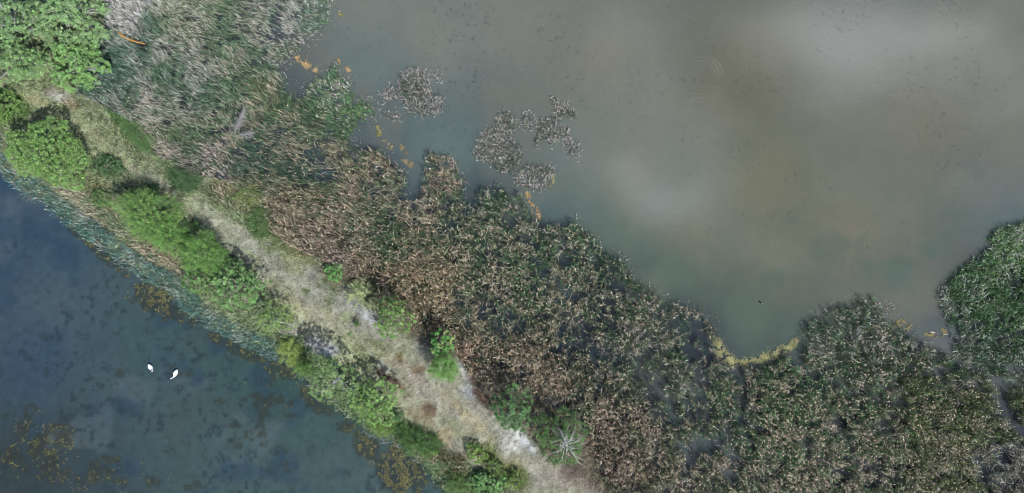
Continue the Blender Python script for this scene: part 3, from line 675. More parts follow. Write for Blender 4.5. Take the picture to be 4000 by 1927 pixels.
grow(a, WP(DD([(985, 1075), (1040, 1080), (1110, 1110), (1180, 1150), (1180, 1190), (1130, 1200), (1080, 1170), (1020, 1120)]), .5), .3, over=[55, 5, .9, .55, .2, .3, .6, 176, 152, 130, 76, 112, 70, .1], gaps=False)
tag(a.build('weedy_undergrowth', MV), 'brown and green weedy undergrowth on the bank at the bottom', 'undergrowth', kind='stuff')

a = Acc()
grow(a, WP(DD([(492, 452), (560, 458), (640, 486), (668, 520), (640, 548), (575, 530), (520, 500)]), .5), .3, over=[70, 3, .85, .66, .03, 2.0, .7, 184, 170, 146, 92, 116, 70, .28], gaps=False)
tag(a.build('tussock_grass', MV), 'straw and green tussock grass between the path and the first tan reeds', 'tussock grass', kind='stuff')

# islands of dead reed in the lake: each a clump of its own
ISL = [
 ('broad clump of pale dead reeds standing alone in the lake, upper middle', R2([(715, 385), (760, 345), (800, 330), (850, 370), (875, 420), (885, 460), (945, 490), (930, 560), (880, 580), (820, 590), (770, 570), (740, 510), (705, 480), (712, 430)])),
 ('small pale reed clump touching the left side of the broad reed island', R2([(635, 465), (680, 435), (722, 458), (702, 492), (650, 505)])),
 ('scatter of broken white reed stalks in the water below the small clump', R2([(625, 560), (690, 560), (735, 600), (700, 615), (640, 580)])),
 ('thin row of white reed stalks trailing right of the broad reed island', R2([(860, 370), (900, 365), (945, 395), (930, 410), (880, 392)])),
 ('largest grey reed clump of the middle group, wide and ragged', R2([(1215, 555), (1290, 565), (1305, 640), (1290, 690), (1345, 740), (1340, 800), (1285, 870), (1240, 880), (1200, 850), (1190, 820), (1110, 805), (1088, 765), (1120, 700), (1150, 650), (1210, 640)])),
 ('tall narrow grey reed clump reaching farthest up in the middle group', R3([(190, 485), (240, 500), (330, 560), (330, 590), (265, 592), (235, 605), (242, 700), (200, 732), (160, 700), (108, 745), (128, 660), (150, 605), (208, 590), (222, 545)])),
 ('tiny round reed tuft between the two big middle clumps', R3([(48, 600), (80, 572), (108, 600), (98, 640), (60, 642)])),
 ('crooked little reed clump on the lake side of the middle group', R3([(240, 635), (290, 640), (302, 700), (345, 730), (328, 795), (288, 782), (278, 722), (245, 692)])),
 ('low reed clump with a green edge just above the orange algae strip', R3([(18, 862), (95, 828), (200, 826), (218, 870), (190, 932), (140, 957), (25, 932)])),
 ('small tuft of white stalks off the point of the lower right shore', R8([(585, 298), (612, 292), (640, 318), (610, 325)])),
]
STK = Acc()
for i, (lb, pts) in enumerate(ISL):
    P = WP(pts, .5); c = P.mean(0)
    a = Acc()
    thin = i in (2, 3, 9)
    grow(a, P, .05, over=[30 if thin else 60, 1.5 if thin else 3, .75, .82 if not thin else .95, .02, .5, .6, 178, 168, 162, 78, 98, 74, .16 if not thin else .22], gaps=False, thick=1.3)
    lo_, hi_ = P.min(0) - .5, P.max(0) + .5
    sc = rng.random((60 if thin else 140, 2)) * (hi_ - lo_) + lo_          # lone broken stalks round the clump
    sc = sc[dseg(sc[:, 0], sc[:, 1], P) < .45]; m_ = len(sc)
    az_ = rng.random(m_) * 2 * PI; q0_ = np.column_stack([sc, np.full(m_, -.05)])
    d_ = np.column_stack([np.cos(az_), np.sin(az_)]) * (.12 + .22 * rng.random((m_, 1)))
    q2_ = q0_ + np.column_stack([d_, .15 + .35 * rng.random(m_)])
    cc_ = np.tile(alb((204, 200, 198)), (m_, 1))
    blades(STK, q0_, (q0_ + q2_) / 2 + [0, 0, .04], q2_, .05, cc_, cc_)
    tag(a.build('reed_clump', MV, loc=(c[0], c[1], 0)), lb, 'reed clump', 'reed clumps standing in the lake')

# lone stalks along the open edge of the shore beds too
sg = rng.random(900) * (len(SH) - 1); k_ = sg.astype(int); f_ = (sg - k_)[:, None]
sp_ = SHW[k_] * (1 - f_) + SHW[k_ + 1] * f_ + rng.normal(size=(900, 2)) * .35
m_ = len(sp_); az_ = rng.random(m_) * 2 * PI; q0_ = np.column_stack([sp_, np.full(m_, -.05)])
d_ = np.column_stack([np.cos(az_), np.sin(az_)]) * (.12 + .25 * rng.random((m_, 1)))
q2_ = q0_ + np.column_stack([d_, .2 + .5 * rng.random(m_)])
cc_ = np.where((rng.random(m_) < .5)[:, None], alb((206, 202, 196)), alb((178, 160, 128)))
blades(STK, q0_, (q0_ + q2_) / 2 + [0, 0, .04], q2_, .04, cc_, cc_)
tag(STK.build('reed_stalks', MV), 'pale broken reed stalks standing singly in the water round the clumps', 'reed stalks', kind='stuff')

# ---------------------------------------------------------------- grass on the dike
a = Acc()
p = scatter(DIKE, 420)
x, y = p[:, 0], p[:, 1]
gcol = ground_colour(x, y)
green = np.clip((gcol[:, 1] - gcol[:, 0]) / 26 + .2, 0, 1)
pf = path_field(x, y)
out_p = sst(.9, 1.5, pf)
white = sst(158, 175, gcol[:, 2])
keep = rng.random(len(p)) < (.35 + .45 * green + .3 * out_p) * (1 - .8 * white)
keep &= vn(x, y, .7, 81, 3) > .3
p = p[keep]; x = p[:, 0]; y = p[:, 1]; gcol = gcol[keep]; green = green[keep]; out_p = out_p[keep]; n = len(p)
hh = (.07 + .12 * rng.random(n)) + (.10 + .28 * rng.random(n)) * green * (.3 + .7 * out_p) + .12 * out_p * rng.random(n)
az = azim(n, .8 + 0 * hh, WIND)
dv = np.stack([np.cos(az), np.sin(az)], 1)
P0 = np.column_stack([p, land_height(x, y)])
P1 = P0 + np.column_stack([dv * (hh * .3)[:, None], hh * .6]); P2 = P0 + np.column_stack([dv * (hh * .9)[:, None], hh * .8])
c = gcol * (1.0 + .42 * rng.normal(size=(n, 1)) + .05 * rng.normal(size=(n, 3)))
c = np.where((rng.random(n) < .25 * (1 - .8 * green))[:, None], c * .45 + np.array([182, 172, 140.]) * .55, c)
c = alb(c.clip(15, 225), 1.2, .12)
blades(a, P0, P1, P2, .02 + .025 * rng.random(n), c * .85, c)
tag(a.build('grass', MG), 'short dry and green grass covering the dike beside the path', 'grass', kind='stuff')

# ---------------------------------------------------------------- floating algae in the pond
a = Acc()
n = 420000
p = np.column_stack([rng.random(n) * 68 - 62, rng.random(n) * 46 - 32])
p = p[(p[:, 1] < side_line(p[:, 0]) - 1) & ~inpoly(p[:, 0], p[:, 1], DIKE)]
m, oc = weed_field(p[:, 0], p[:, 1])
nn = vn(p[:, 0], p[:, 1], .42, 65, 3); n6 = vn(p[:, 0], p[:, 1], 1.5, 61, 5) * .55 + vn(p[:, 0], p[:, 1], .55, 69, 3) * .45
k = (nn > .70 - .24 * oc) & (n6 > .70 - .40 * m) & (m > .1) & (rng.random(len(p)) < oc * oc)
p = p[k]; n = len(p)
hue = vn(p[:, 0], p[:, 1], .8, 66, 2)[:, None]
c = np.array([142, 138, 84.]) * (1 - hue) + np.array([88, 86, 58.]) * hue
c = c * (1 + .16 * rng.normal(size=(n, 1)))
nr = rng.normal(size=(n, 3)) * .22; nr[:, 2] = 1
leaves(a, np.column_stack([p, .025 + .03 * rng.random(n)]), nr, .07 + .09 * rng.random(n), alb(c.clip(20, 200), .85, .1), .7)
q0 = W(1240, 1440); kk = 160        # pale petals drifting by the bank
pp = q0 + rng.normal(size=(kk, 2)) * np.array([1.6, .9]) + np.column_stack([rng.random(kk) * 3 - 6, 3 - rng.random(kk) * 2]) * .3
pp = pp[(pp[:, 1] < side_line(pp[:, 0]) - 1) & ~inpoly(pp[:, 0], pp[:, 1], DIKE)]
leaves(a, np.column_stack([pp, np.full(len(pp), .04)]), np.tile([0, 0, 1.], (len(pp), 1)), .05, np.tile(alb((215, 215, 210)), (len(pp), 1)), .8)
tag(a.build('floating_algae', MALG), 'ochre and brown weed floating in patches on the pond', 'algae', kind='stuff')

# algae mats at the lake shore: each strip a thing
MATS = [
 ('orange algae strip in the inlet at the upper left of the lake', R2([(200, 285), (235, 310), (262, 335), (305, 358)]), .30, (196, 152, 92)),
 ('small curl of orange algae on the tip of the upper reeds', R2([(410, 302), (440, 330), (465, 345), (472, 372)]), .26, (176, 134, 78)),
 ('yellowish algae patch beside the inlet corner below the upper reeds', R2([(605, 640), (625, 660), (620, 695)]), .34, (140, 134, 66)),
 ('long tan algae scrap floating left of the narrow inlet', R2([(645, 718), (690, 745)]), .34, (146, 130, 84)),
 ('tan algae oval floating right of the long tan scrap', R2([(728, 735), (755, 768)]), .26, (160, 134, 84)),
 ('tan algae piece lying lowest near the narrow inlet', R2([(742, 805), (788, 834)]), .28, (156, 130, 86)),
 ('bright orange algae strip hugging the shore under the middle reed clumps', R3([(75, 968), (90, 1010), (115, 1050), (130, 1100)]), .26, (208, 158, 92)),
 ('long yellow-green algae rim round the bottom bay of the lake', R7([(1030, 470), (1050, 530), (1085, 570), (1150, 585), (1230, 575), (1287, 555), (1340, 530), (1395, 505), (1430, 470)]), .46, (176, 176, 104)),
 ('yellow algae cushion on the reed point at the right', R8([(632, 385), (670, 385), (712, 402)]), .36, (156, 142, 70)),
 ('yellow algae wisps across the mouth of the right channel', R8([(795, 432), (835, 450), (870, 440), (898, 415)]), .30, (158, 142, 62)),
 ('tiny yellow-green algae spot at the top shore of the lake', R2([(420, 62), (436, 82)]), .22, (140, 138, 60)),
 ('yellow-green fringe on the right of the low reed clump', R3([(205, 880), (208, 910), (190, 940)]), .2, (150, 150, 70)),
]
for lb, pts, wd, rgb in MATS:
    P = WP(pts); a = Acc()
    seg = np.diff(P, axis=0); L = np.hypot(seg[:, 0], seg[:, 1]); cum = np.concatenate([[0], np.cumsum(L)])
    n = int(max(cum[-1], .8) * wd * 2200)
    t = rng.random(n) * cum[-1]
    q = np.column_stack([np.interp(t, cum, P[:, 0]), np.interp(t, cum, P[:, 1])])
    wl = wd * (.2 + 1.5 * vn(q[:, 0], q[:, 1], .9, 91, 2))
    q = q + rng.normal(size=(n, 2)) * wl[:, None] * .55
    q = q[vn(q[:, 0], q[:, 1], .30, 92, 3) > (.40 if 'rim' in lb else .50)]; n = len(q)
    hue = vn(q[:, 0], q[:, 1], .5, 93, 2)[:, None]
    c = (np.array(rgb, float) * .66 + np.array([196, 186, 140.]) * .34) * (1.1 - .35 * hue) * (1 + .12 * rng.normal(size=(n, 1)))
    nr = rng.normal(size=(n, 3)) * .4; nr[:, 2] = 1
    leaves(a, np.column_stack([q, .02 + .07 * rng.random(n)]), nr, .04 + .06 * rng.random(n), alb(c.clip(20, 235), .95, .15), .7)
    tag(a.build('algae_mat', MALG, loc=(P[0][0], P[0][1], 0)), lb, 'algae mat', 'algae mats along the lake shore')

# ---------------------------------------------------------------- trees and shrubs
def plant(name, label, cat, dx, dy, rx, ry, h, rot=0, col=(104, 148, 74), n=9000, leaf=.11, mode='puff', puffs=None, psize=.24, bark=(120, 112, 104), limbs=14, limb_r=.035,
          loose=0.0, centre=None, flowers=0, group=None, white_limbs=False, low=.30, asp=.62, jit=.10, col2=None):
    if h > 2.2 and group != WG: h = h * (1.25 if dx > 480 else 1.04)
    zc = h * .62
    px, py = D(dx, dy)
    c = W(px, py, zc); k = 1.5528 * S * (H - zc) / H
    rx *= k; ry *= k
    b = c if centre is None else W(*D(*centre), h * .8)
    g = float(land_height(np.array([b[0]]), np.array([b[1]]))[0]); g = max(g, -.25)
    root = bpy.data.objects.new(name, None); root.location = (b[0], b[1], g); SC.collection.objects.link(root)
    tag(root, label, cat, group)
    org = np.array([b[0], b[1], g])
    ang = math.radians(rot); ca, sa = math.cos(ang), math.sin(ang)
    seed = int(abs(dx * 7 + dy * 13)) % 1000
    r2 = np.random.default_rng(seed)
    ph = r2.random(6) * 2 * PI
    npf = int((puffs or max(8, 4.2 * rx * ry / psize ** 2 * .32 + 6)) * 2.3)
    th = r2.random(npf) * 2 * PI
    rr = np.sqrt(r2.random(npf)) * (.98)
    lob = 1 + .13 * np.sin(3 * th + ph[0]) + .09 * np.sin(5 * th + ph[1]) + .06 * np.sin(9 * th + ph[2])
    u = rr * np.cos(th) * lob; v = rr * np.sin(th) * lob
    dome = np.sqrt(np.clip(1 - rr ** 2, .0, 1))
    tz = r2.random(npf) ** (.55 if mode != 'radial' else 1.0)
    zz = h * (low + (1 - low) * (dome * .85 + .08) * tz + .04 * r2.normal(size=npf))
    if mode == 'radial': zz = h * (.18 + .5 * dome * tz)
    cx = c[0] + rx * u * ca - ry * v * sa; cy = c[1] + rx * u * sa + ry * v * ca
    PC_ = np.column_stack([cx, cy, g + zz.clip(.12 * h, None)])
    if loose: 
        kp = vn(cx, cy, 1.1, seed, 3) > loose * .55 + .12
        PC_ = PC_[kp]
    npf = len(PC_)
    A = Acc(); T = Acc(); B = Acc()
    base = np.array(col, float); alt = np.array(col2 if col2 is not None else (base * np.array([.86, .98, .80])), float)
    top = np.array([b[0] * .45 + c[0] * .55, b[1] * .45 + c[1] * .55, g + h * .55])
    # trunk
    bc = alb(bark)
    tr = max(.03, min(.16, h * .022)) * (1.25 if h > 4 else 1)
    mid = org * .5 + top * .5 + np.array([.12 * r2.normal(), .12 * r2.normal(), 0])
    tube(T, [org - [0, 0, .25], mid, top], [tr * 1.25, tr, tr * .7], bc, 7)
    ci = r2.choice(npf, min(limbs, npf), replace=False)
    for q in ci:
        e = PC_[q]; s = org + (top - org) * (.35 + .6 * r2.random())
        m = s * .5 + e * .5 + np.array([0, 0, .12 * h]) * (1 if mode != 'radial' else 1.8) + r2.normal(size=3) * .06 * h
        up = .02 if not white_limbs else .12
        e = e + np.array([0, 0, up])
        tube(B, [s, m, e], [limb_r * 1.3, limb_r, limb_r * .45], bc, 5)
    if mode == 'radial' or white_limbs:
        for q in range(limbs):
            t = 2 * PI * q / limbs + .4 * r2.normal()
            L = (.25 + .7 * r2.random())
            tip = np.array([b[0] + rx * L * math.cos(t), b[1] + ry * L * math.sin(t), g + h * (.62 + .18 * r2.random())]) + r2.normal(size=3) * .1
            s = np.array([b[0], b[1], g + h * .72]) * 1.0 + r2.normal(size=3) * .07
            m1 = s + (tip - s) * .33 + np.array([0, 0, .16 * h]) + r2.normal(size=3) * .06
            m2 = s + (tip - s) * .68 + np.array([0, 0, .13 * h]) + r2.normal(size=3) * .10
            if mode == 'radial' or q % 5 == 0: tube(B, [s, m1, m2, tip], [limb_r * 1.2, limb_r, limb_r * .8, limb_r * .4], alb((226, 226, 222)), 5)
        if mode == 'radial': tube(T, [top, np.array([b[0], b[1], g + h * .8])], [tr * .7, tr * .5], alb((196, 194, 188)), 6)
    # leaves
    if mode == 'shoot':       # feathery shoots leaning out from the middle
        per = max(14, int(n * 1.9) // npf); o = []
        cc = np.array([c[0], c[1], g + h * .30])
        for q in range(npf):
            e = PC_[q]; d = e - cc; L = .45 + .4 * r2.random()
            d = d / max(np.linalg.norm(d), .05); d = d + r2.normal(size=3) * .28; d[2] = abs(d[2]) * .7 + .12; d /= np.linalg.norm(d)
            t = r2.random(per) - .25
            pt = e + d * (t * L * 1.3)[:, None] - np.array([0, 0, .25]) * (t ** 2)[:, None]
            sp = (.10 - .07 * np.clip(t, 0, 1))[:, None]
            o.append(np.concatenate([pt + r2.normal(size=(per, 3)) * sp, np.full((per, 1), q)], 1))
        Q = np.concatenate(o)
    else:
        per = max(8, int(n * 1.75) // npf)
        q = np.repeat(np.arange(npf), per)
        ps = psize * (.30 + .60 * r2.random(npf))
        dd = r2.normal(size=(len(q), 3)); dd /= np.linalg.norm(dd, axis=1, keepdims=True)
        rad = r2.random(len(q)) ** .5
        off = dd * rad[:, None] * ps[q][:, None] * np.array([1, 1, .55])
        Q = np.column_stack([PC_[q] + off, q])
    qi = Q[:, 3].astype(int)
    tint = r2.random(npf)[qi][:, None]
    bri = (1 + jit * r2.normal(size=npf))[qi][:, None]
    C = (base * tint + alt * (1 - tint)) * bri * (1 + .18 * r2.normal(size=(len(Q), 1)))
    nr = r2.normal(size=(len(Q), 3)) * .8; nr[:, 2] += .6
    Q[:, 2] = np.maximum(Q[:, 2], g + .06)
    leaves(A, Q[:, :3], nr, .62 * leaf * (.7 + .6 * r2.random(len(Q))), alb((C * np.array([1.05, 1.0, .96])).clip(15, 235), 1.48, .27), asp)
    if flowers:
        f = PC_[r2.choice(npf, min(flowers, npf), replace=False)] + np.array([0, 0, psize * .65])
        Fa = Acc()
        f = np.repeat(f, 14, 0) + r2.normal(size=(min(flowers, npf) * 14, 3)) * .06
        leaves(Fa, f, r2.normal(size=f.shape) + [0, 0, 1], .10, np.tile(alb((222, 224, 160)), (len(f), 1)), .9)
        Fa.V = [np.concatenate(Fa.V) - org.astype(np.float32)]; Fa.C = [np.concatenate(Fa.C)]
        Fa.build('blossom', ML, root)
    for acc_, nm, mt in ((T, 'trunk', MBARK), (B, 'branches', MBARK), (A, 'crown' if h > 2.4 else 'foliage', ML)):
        if acc_.n == 0: continue
        acc_.V = [np.concatenate(acc_.V) - org.astype(np.float32)]; acc_.C = [np.concatenate(acc_.C)]
        acc_.build(nm, mt, root)
    return root

PALE = (126, 162, 108); WG = 'pale willows in the upper left corner'
plant('willow_tree', 'pale green willow crown touching the top edge beside the grey sedge', 'tree', 182, 42, 84, 74, 6.4, 0, PALE, 52000, .12, 'puff', 420, .34, (150, 148, 150), 22, .06, .55, group=WG)
plant('willow_tree', 'pale willow in the extreme top left corner of the photo', 'tree', 45, 60, 88, 76, 6.2, 0, (120, 156, 102), 50000, .12, 'puff', 420, .34, (150, 148, 150), 22, .06, .55, group=WG)
plant('willow_tree', 'lower pale willow at the left edge above the start of the path', 'tree', 46, 160, 78, 48, 5.0, 0, (118, 156, 96), 34000, .12, 'puff', 280, .32, (158, 156, 160), 18, .06, .55, group=WG)
plant('willow_tree', 'fresher green willow next to the sandy patch by the path', 'tree', 186, 160, 74, 68, 5.4, 0, (114, 158, 82), 42000, .12, 'puff', 330, .32, (158, 156, 160), 20, .06, .55, group=WG)
LG = 'shrubs along the pond side of the path'
plant('shrub', 'yellow-green shrub cut by the left edge below the path', 'shrub', 12, 268, 48, 38, 2.1, -20, (104, 142, 56), 9000, .12, 'puff', None, .26, group=LG)
plant('round_bush', 'largest round bright green bush with a bare grey middle, left', 'bush', 130, 388, 108, 78, 4.2, -22, (112, 152, 68), 52000, .13, 'puff', 620, .30, (120, 116, 120), 30, .035, .08, group=LG, low=.42, jit=.07)
plant('low_shrub', 'low dark green shrub right of the large round bush', 'shrub', 287, 418, 34, 24, 1.1, -15, (76, 118, 68), 5000, .11, 'puff', None, .2, group=LG)
plant('low_shrub', 'dull green shrub between the dry grass and the first feathery bush', 'shrub', 262, 500, 28, 22, 1.2, -15, (88, 128, 62), 4200, .11, 'puff', None, .2, group=LG)
plant('low_shrub', 'dark scrub in the shade above the feathery bush', 'shrub', 320, 478, 34, 16, .9, -10, (70, 92, 74), 3000, .1, 'puff', None, .2, group=LG)
plant('small_shrub', 'small round green shrub by the path above the feathery bush', 'shrub', 395, 480, 14, 12, 1.0, 0, (78, 124, 74), 1800, .1, 'puff', None, .16, group=LG)
plant('feathery_bush', 'big feathery yellow-green bush with arching shoots beside the path bend', 'bush', 378, 540, 80, 55, 3.8, -25, (102, 150, 52), 26000, .11, 'shoot', 300, .3, group=LG, col2=(86, 130, 52))
plant('feathery_bush', 'feathery bush directly below the big arching one', 'bush', 425, 590, 58, 40, 3.2, -30, (98, 144, 52), 15000, .11, 'shoot', 180, .3, group=LG)
plant('feathery_bush', 'yellow-green feathery bush between the tan grass and the rounded green pair', 'bush', 518, 640, 52, 44, 3.4, -25, (96, 142, 48), 15000, .11, 'shoot', 170, .3, group=LG)
plant('small_shrub', 'tiny dark green shrub standing on the path edge opposite the feathery bushes', 'shrub', 501, 563, 10, 10, .9, 0, (70, 120, 62), 1300, .1, 'puff', None, .14, group=LG)
plant('green_bush', 'smaller left one of two touching mint green bushes at mid dike', 'bush', 505, 706, 46, 34, 2.6, -10, (104, 146, 78), 12000, .13, 'puff', None, .26, group=LG)
plant('green_bush', 'larger right one of two touching mint green bushes at mid dike', 'bush', 602, 722, 68, 58, 3.8, -10, (108, 150, 84), 26000, .13, 'puff', None, .28, (170, 160, 150), 18, .03, .12, group=LG)
plant('young_birch', 'sparse young birch with one pale leaning stem by the wide part of path', 'tree', 698, 800, 44, 42, 3.0, 0, (118, 148, 66), 7000, .11, 'puff', None, .24, (196, 194, 188), 6, .016, .3, group=LG, white_limbs=True)
plant('low_shrub', 'narrow yellow-green shrub at the water between reeds and the grey sand', 'shrub', 728, 886, 24, 27, 1.6, 0, (132, 152, 52), 4600, .12, 'shoot', 60, .22, group=LG)
plant('low_shrub', 'small spiky green shrub at the waterline above the white-branched birch', 'shrub', 766, 925, 20, 18, 1.5, 0, (96, 134, 48), 3400, .12, 'shoot', 46, .22, group=LG)
plant('birch_tree', 'olive green birch with white branches leaning over the pond', 'tree', 840, 962, 68, 56, 6.0, -10, (112, 142, 84), 21000, .11, 'puff', None, .26, (190, 188, 180), 14, .014, .3, group=LG, white_limbs=True, jit=.14)
plant('green_bush', 'bright light green bush joined to the birch that leans over the pond', 'bush', 944, 1010, 61, 62, 3.8, -30, (122, 162, 76), 26000, .12, 'puff', None, .26, (150, 140, 130), 16, .03, .1, group=LG)
plant('low_shrub', 'dark green low shrub at the foot of the bright light green bush', 'shrub', 996, 1042, 22, 16, 1.0, 0, (76, 122, 70), 2800, .11, 'puff', None, .18, group=LG)
plant('low_shrub', 'yellowish low shrub trailing to the pond under the light green bush', 'shrub', 964, 1072, 30, 17, 1.1, -25, (108, 138, 44), 4200, .11, 'shoot', 56, .2, group=LG)
plant('low_shrub', 'wide dark green thicket on the bank over the ochre algae', 'shrub', 1052, 1108, 56, 30, 1.5, -20, (76, 116, 50), 12000, .11, 'shoot', 150, .2, group=LG)
plant('small_shrub', 'tiny vivid green shrub at the right end of the dark thicket', 'shrub', 1095, 1132, 9, 9, .9, 0, (126, 168, 66), 1100, .1, 'puff', None, .14, group=LG)
plant('low_shrub', 'vivid yellow-green shrub in the dry grass near the bottom path', 'shrub', 1199, 1137, 30, 22, 1.6, -35, (118, 154, 42), 6500, .11, 'puff', None, .2, group=LG)
plant('low_shrub', 'duller yellow-green shrub next down from the vivid one', 'shrub', 1247, 1172, 28, 18, 1.3, -40, (100, 130, 52), 5000, .11, 'puff', None, .2, group=LG)
plant('low_shrub', 'mint green leafy shrub at the bottom edge', 'shrub', 1225, 1216, 48, 32, 1.6, 0, (114, 160, 92), 12000, .12, 'puff', None, .22, group=LG)
plant('low_shrub', 'yellow-green shrub at the bottom edge right of the mint one', 'shrub', 1292, 1204, 24, 24, 1.2, 0, (108, 138, 50), 4600, .11, 'puff', None, .2, group=LG)
plant('low_shrub', 'olive shrub at the bottom edge left of the mint one', 'shrub', 1155, 1214, 24, 20, 1.2, 0, (92, 124, 50), 4000, .11, 'shoot', 50, .2, group=LG)
RG = 'trees and shrubs along the reed side of the path'
plant('low_shrub', 'long low green shrub beside the path under the grey sedge', 'shrub', 345, 338, 52, 18, .9, -42, (84, 124, 62), 6000, .11, 'shoot', 90, .2, group=RG)
plant('low_shrub', 'dark green herb patch between path and tan tussocks', 'shrub', 468, 455, 34, 24, .9, -25, (72, 108, 64), 5200, .11, 'shoot', 80, .2, group=RG)
plant('low_shrub', 'yellowish green tussock among dry tufts at the reed edge', 'shrub', 628, 492, 28, 22, .9, 0, (116, 134, 70), 4000, .12, 'shoot', 56, .2, group=RG)
plant('low_shrub', 'upright strip of green herbs left of the tan reeds', 'shrub', 656, 560, 20, 34, .9, 10, (84, 118, 60), 4600, .11, 'shoot', 70, .2, group=RG)
plant('small_shrub', 'bright green shrub on the reed edge where the path widens', 'shrub', 842, 684, 25, 25, 1.8, 0, (98, 158, 76), 5200, .13, 'puff', None, .2, group=RG)
plant('straggly_shrub', 'pale straggly shrub between the bright green shrub and the round birch', 'shrub', 912, 742, 36, 30, 1.9, -30, (158, 168, 120), 8000, .10, 'shoot', 60, .24, (150, 146, 136), 18, .02, .25, group=RG)
plant('small_shrub', 'tiny dark green tuft alone on the dry path', 'shrub', 899, 812, 9, 9, .7, 0, (84, 122, 60), 900, .1, 'puff', None, .13, group=RG)
plant('birch_tree', 'round olive green birch between grey sand and tan reeds', 'tree', 987, 802, 46, 55, 5.4, 0, (114, 148, 72), 34000, .10, 'puff', None, .24, (200, 198, 190), 12, .02, 0, group=RG)
plant('flowering_shrub', 'vivid green shrub dotted with pale yellow blossom', 'shrub', 1110, 864, 31, 34, 4.6, 0, (92, 156, 62), 11000, .13, 'puff', None, .24, flowers=26, group=RG)
plant('green_shrub', 'narrow grass-green shrub directly below the blossoming one', 'shrub', 1118, 922, 31, 30, 3.6, 0, (98, 148, 52), 9000, .11, 'shoot', 110, .22, group=RG)
plant('birch_tree', 'dark green birch with faint pale twigs in front of brown reeds', 'tree', 1290, 1030, 53, 60, 5.0, 0, (92, 134, 80), 36000, .10, 'puff', None, .26, (170, 174, 168), 10, .012, 0, group=RG, white_limbs=True)
plant('birch_tree', 'birch with a star of long white branches over its green crown', 'tree', 1416, 1108, 74, 74, 5.6, 0, (86, 126, 62), 34000, .10, 'radial', None, .26, (200, 198, 190), 22, .016, 0, centre=(1425, 1117), group=RG, white_limbs=True)
plant('small_shrub', 'little green shrub at the bottom edge among brown reeds', 'shrub', 1560, 1243, 16, 12, 1.1, 0, (92, 142, 60), 1600, .11, 'puff', None, .16, group=RG)

# dead grey shrub lying in the sedge
g0 = W(908, 532, .2); root = bpy.data.objects.new('dead_shrub', None); root.location = (g0[0], g0[1], 0); SC.collection.objects.link(root)
tag(root, 'leafless grey shrub sprawling over the dark water in the sedge', 'dead shrub')
T = Acc(); B = Acc(); r2 = np.random.default_rng(5); gc_ = alb((172, 168, 168))
for (tx, ty) in ((955, 430), (985, 522), (940, 470)):
    e = np.array([*W(tx, ty, 1.6), 1.6]); s = np.array([g0[0], g0[1], -.1])
    tube(T, [s, s * .55 + e * .45 + [0, 0, .25], e], [.06, .045, .03], gc_, 6)
    for q in range(130):
        t = .35 + .65 * r2.random(); s1 = s + (e - s) * t + [0, 0, .2 * (1 - t)]
        dd = (e - s) / np.linalg.norm(e - s) * .6 + r2.normal(size=3) * .6; dd /= np.linalg.norm(dd)
        L = .25 + .65 * r2.random()
        e1 = s1 + dd * L; e1[2] = max(e1[2], .1)
        tube(B, [s1, s1 * .5 + e1 * .5 + r2.normal(size=3) * .05, e1], [.016, .012, .007], gc_, 3)
for acc_, nm in ((T, 'trunk'), (B, 'branches')):
    acc_.V = [np.concatenate(acc_.V) - np.array([g0[0], g0[1], 0], np.float32)]; acc_.C = [np.concatenate(acc_.C)]
    acc_.build(nm, MBARK, root)

# logs and sticks
def log(name, label, pts, r0, r1, rgb, cat):
    a = Acc(); P = np.array([[*W(x, y, z), z] for x, y, z in pts]); n = len(P)
    t = np.linspace(0, 1, n)
    tube(a, P, r0 + (r1 - r0) * t, alb(rgb), 8)
    k = P[n // 2]; d = P[-1] - P[0]; d /= np.linalg.norm(d); s = np.array([-d[1], d[0], .4])
    tube(a, [k, k + s * r0 * 3.2], [r1 * .7, r1 * .4], alb(rgb), 5)
    tag(a.build(name, MBARK, smooth=True, loc=tuple(P[0])), label, cat)
log('fallen_log', 'peeled orange log lying across the dark gap in the grey sedge', [(464, 126, .32), (475, 139, .28), (490, 148, .2), (515, 159, .1), (540, 166, .06), (566, 172, .1)], .13, .06, (206, 152, 84), 'log')
log('stick', 'short white stick floating in the channel mouth at the right', [(3630, 1296, .04), (3641, 1298, .06), (3652, 1300, .04)], .045, .035, (215, 215, 215), 'stick')
log('stick', 'greenish pale stick right of the short white one', [(3683, 1307, .04), (3694, 1306, .06), (3706, 1305, .04)], .04, .03, (190, 200, 180), 'stick')
log('thin_log', 'thin yellowish stem bridging the small dark gap below the dead shrub', [(982, 557, .15), (1010, 552, .18), (1045, 551, .12)], .04, .03, (176, 158, 104), 'log')

# ---------------------------------------------------------------- birds
def loft(acc, path, rw, rh, C, seg=12):
    P = np.asarray(path, float); T = np.gradient(P, axis=0); T /= np.linalg.norm(T, axis=1, keepdims=True)
    side = np.tile([0, 1.0, 0], (len(P), 1)); side -= (side * T).sum(1, keepdims=True) * T; side /= np.linalg.norm(side, axis=1, keepdims=True)
    up = np.cross(T, side)
    th = np.arange(seg) * 2 * PI / seg
    V = P[:, None] + side[:, None] * (np.cos(th)[None] * np.array(rw)[:, None])[..., None] + up[:, None] * (np.sin(th)[None] * np.array(rh)[:, None])[..., None]
    n = len(P); i = np.arange(n - 1)[:, None] * seg; j = np.arange(seg)[None]
    q = np.stack([i + j, i + (j + 1) % seg, i + seg + (j + 1) % seg, i + seg + j], -1).reshape(-1, 4)
    V = np.concatenate([V.reshape(-1, 3), P[:1], P[-1:]]); k = n * seg
    t0 = np.stack([np.full(seg, k), (np.arange(seg) + 1) % seg, np.arange(seg)], 1)
    t1 = np.stack([np.full(seg, k + 1), (n - 1) * seg + np.arange(seg), (n - 1) * seg + (np.arange(seg) + 1) % seg], 1)
    acc.add(V, C, q, np.concatenate([t0, t1]))
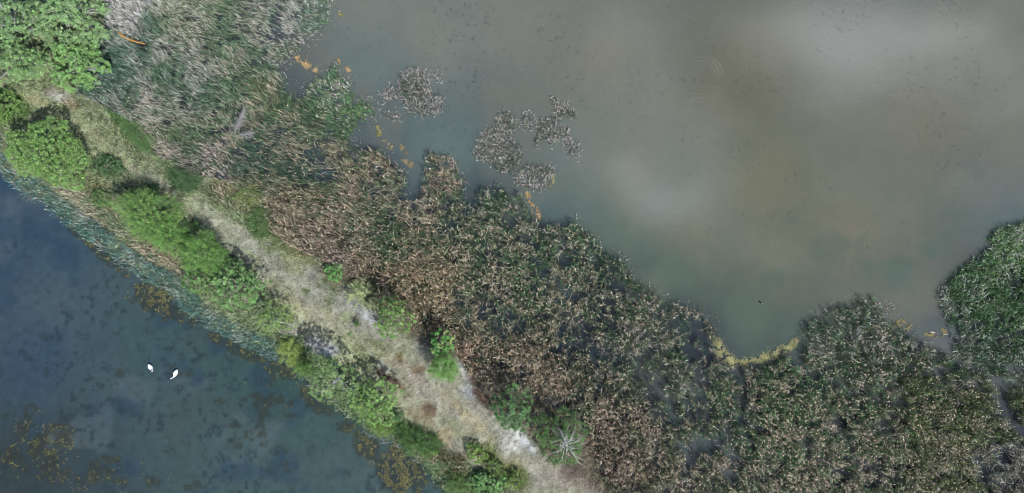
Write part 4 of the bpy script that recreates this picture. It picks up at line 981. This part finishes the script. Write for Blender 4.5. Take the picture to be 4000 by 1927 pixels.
def swan(label, tail, breast, curl):
    t = W(*tail); b = W(*breast); d = b - t; L = np.hypot(*d); ang = math.atan2(d[1], d[0])
    root = bpy.data.objects.new('swan', None); root.location = (*((t + b) / 2), 0); root.rotation_euler = (0, 0, ang); SC.collection.objects.link(root)
    tag(root, label, 'swan', 'swans on the pond')
    wh = np.array([.93, .93, .92])
    h = L / 2
    path = [(-h, 0, .20), (-h * .85, 0, .20), (-h * .6, 0, .15), (-h * .25, 0, .12), (h * .1, 0, .11), (h * .5, 0, .12), (h * .78, curl * .01, .17), (h * .93, curl * .02, .27), (h * .98, curl * .03, .38), (h * 1.02, curl * .05, .48), (h * 1.10, curl * .09, .545),
            (h * 1.18, curl * .15, .55), (h * 1.22, curl * .21, .52)]
    rw = [.012, .055, .11, .178, .195, .155, .085, .055, .045, .042, .045, .052, .022]
    rh = [.01, .035, .09, .155, .17, .16, .11, .06, .045, .042, .042, .048, .022]
    a = Acc(); loft(a, path, rw, rh, wh); a.build('body', MFEA, root, smooth=True)
    for s in (-1, 1):           # folded wings raised along the back
        a = Acc()
        loft(a, [(-h * .92, s * .03, .24), (-h * .55, s * .10, .255), (-h * .1, s * .13, .26), (h * .3, s * .12, .24), (h * .52, s * .09, .19)], [.012, .055, .085, .075, .02], [.008, .03, .05, .045, .015], wh, 10)
        a.build('wing', MFEA, root, smooth=True)
    p = np.array(path[-1]); q = np.array(path[-2]); dd = p - q; dd /= np.linalg.norm(dd)
    a = Acc(); tube(a, [p - dd * .01, p + dd * .05, p + dd * .10], [.020, .016, .006], alb((214, 120, 60)), 7); a.build('beak', MFEA, root, smooth=True)
swan('left white swan with its neck hooked sideways', (583.4, 1421), (598.5, 1447.5), 1)
swan('right white swan heading down left with straight neck', (696.5, 1442.5), (679.5, 1474.5), -.35)
t = W(2969, 1180.5); root = bpy.data.objects.new('coot', None); root.location = (t[0], t[1], 0); root.rotation_euler = (0, 0, math.radians(-35)); SC.collection.objects.link(root)
tag(root, 'small dark waterbird with a white face alone on the lake', 'water bird')
a = Acc(); loft(a, [(-.17, 0, .09), (-.12, 0, .08), (-.03, 0, .07), (.05, 0, .08), (.10, 0, .13), (.13, 0, .20), (.17, 0, .225), (.21, 0, .215)], [.01, .055, .085, .075, .045, .034, .038, .02], [.01, .05, .075, .07, .045, .034, .036, .02], alb((34, 34, 38)), 10)
a.build('body', MFEA, root, smooth=True)
a = Acc(); tube(a, [(.185, 0, .245), (.225, 0, .235), (.265, 0, .215)], [.026, .024, .008], alb((235, 235, 232)), 7); a.build('beak', MFEA, root, smooth=True)
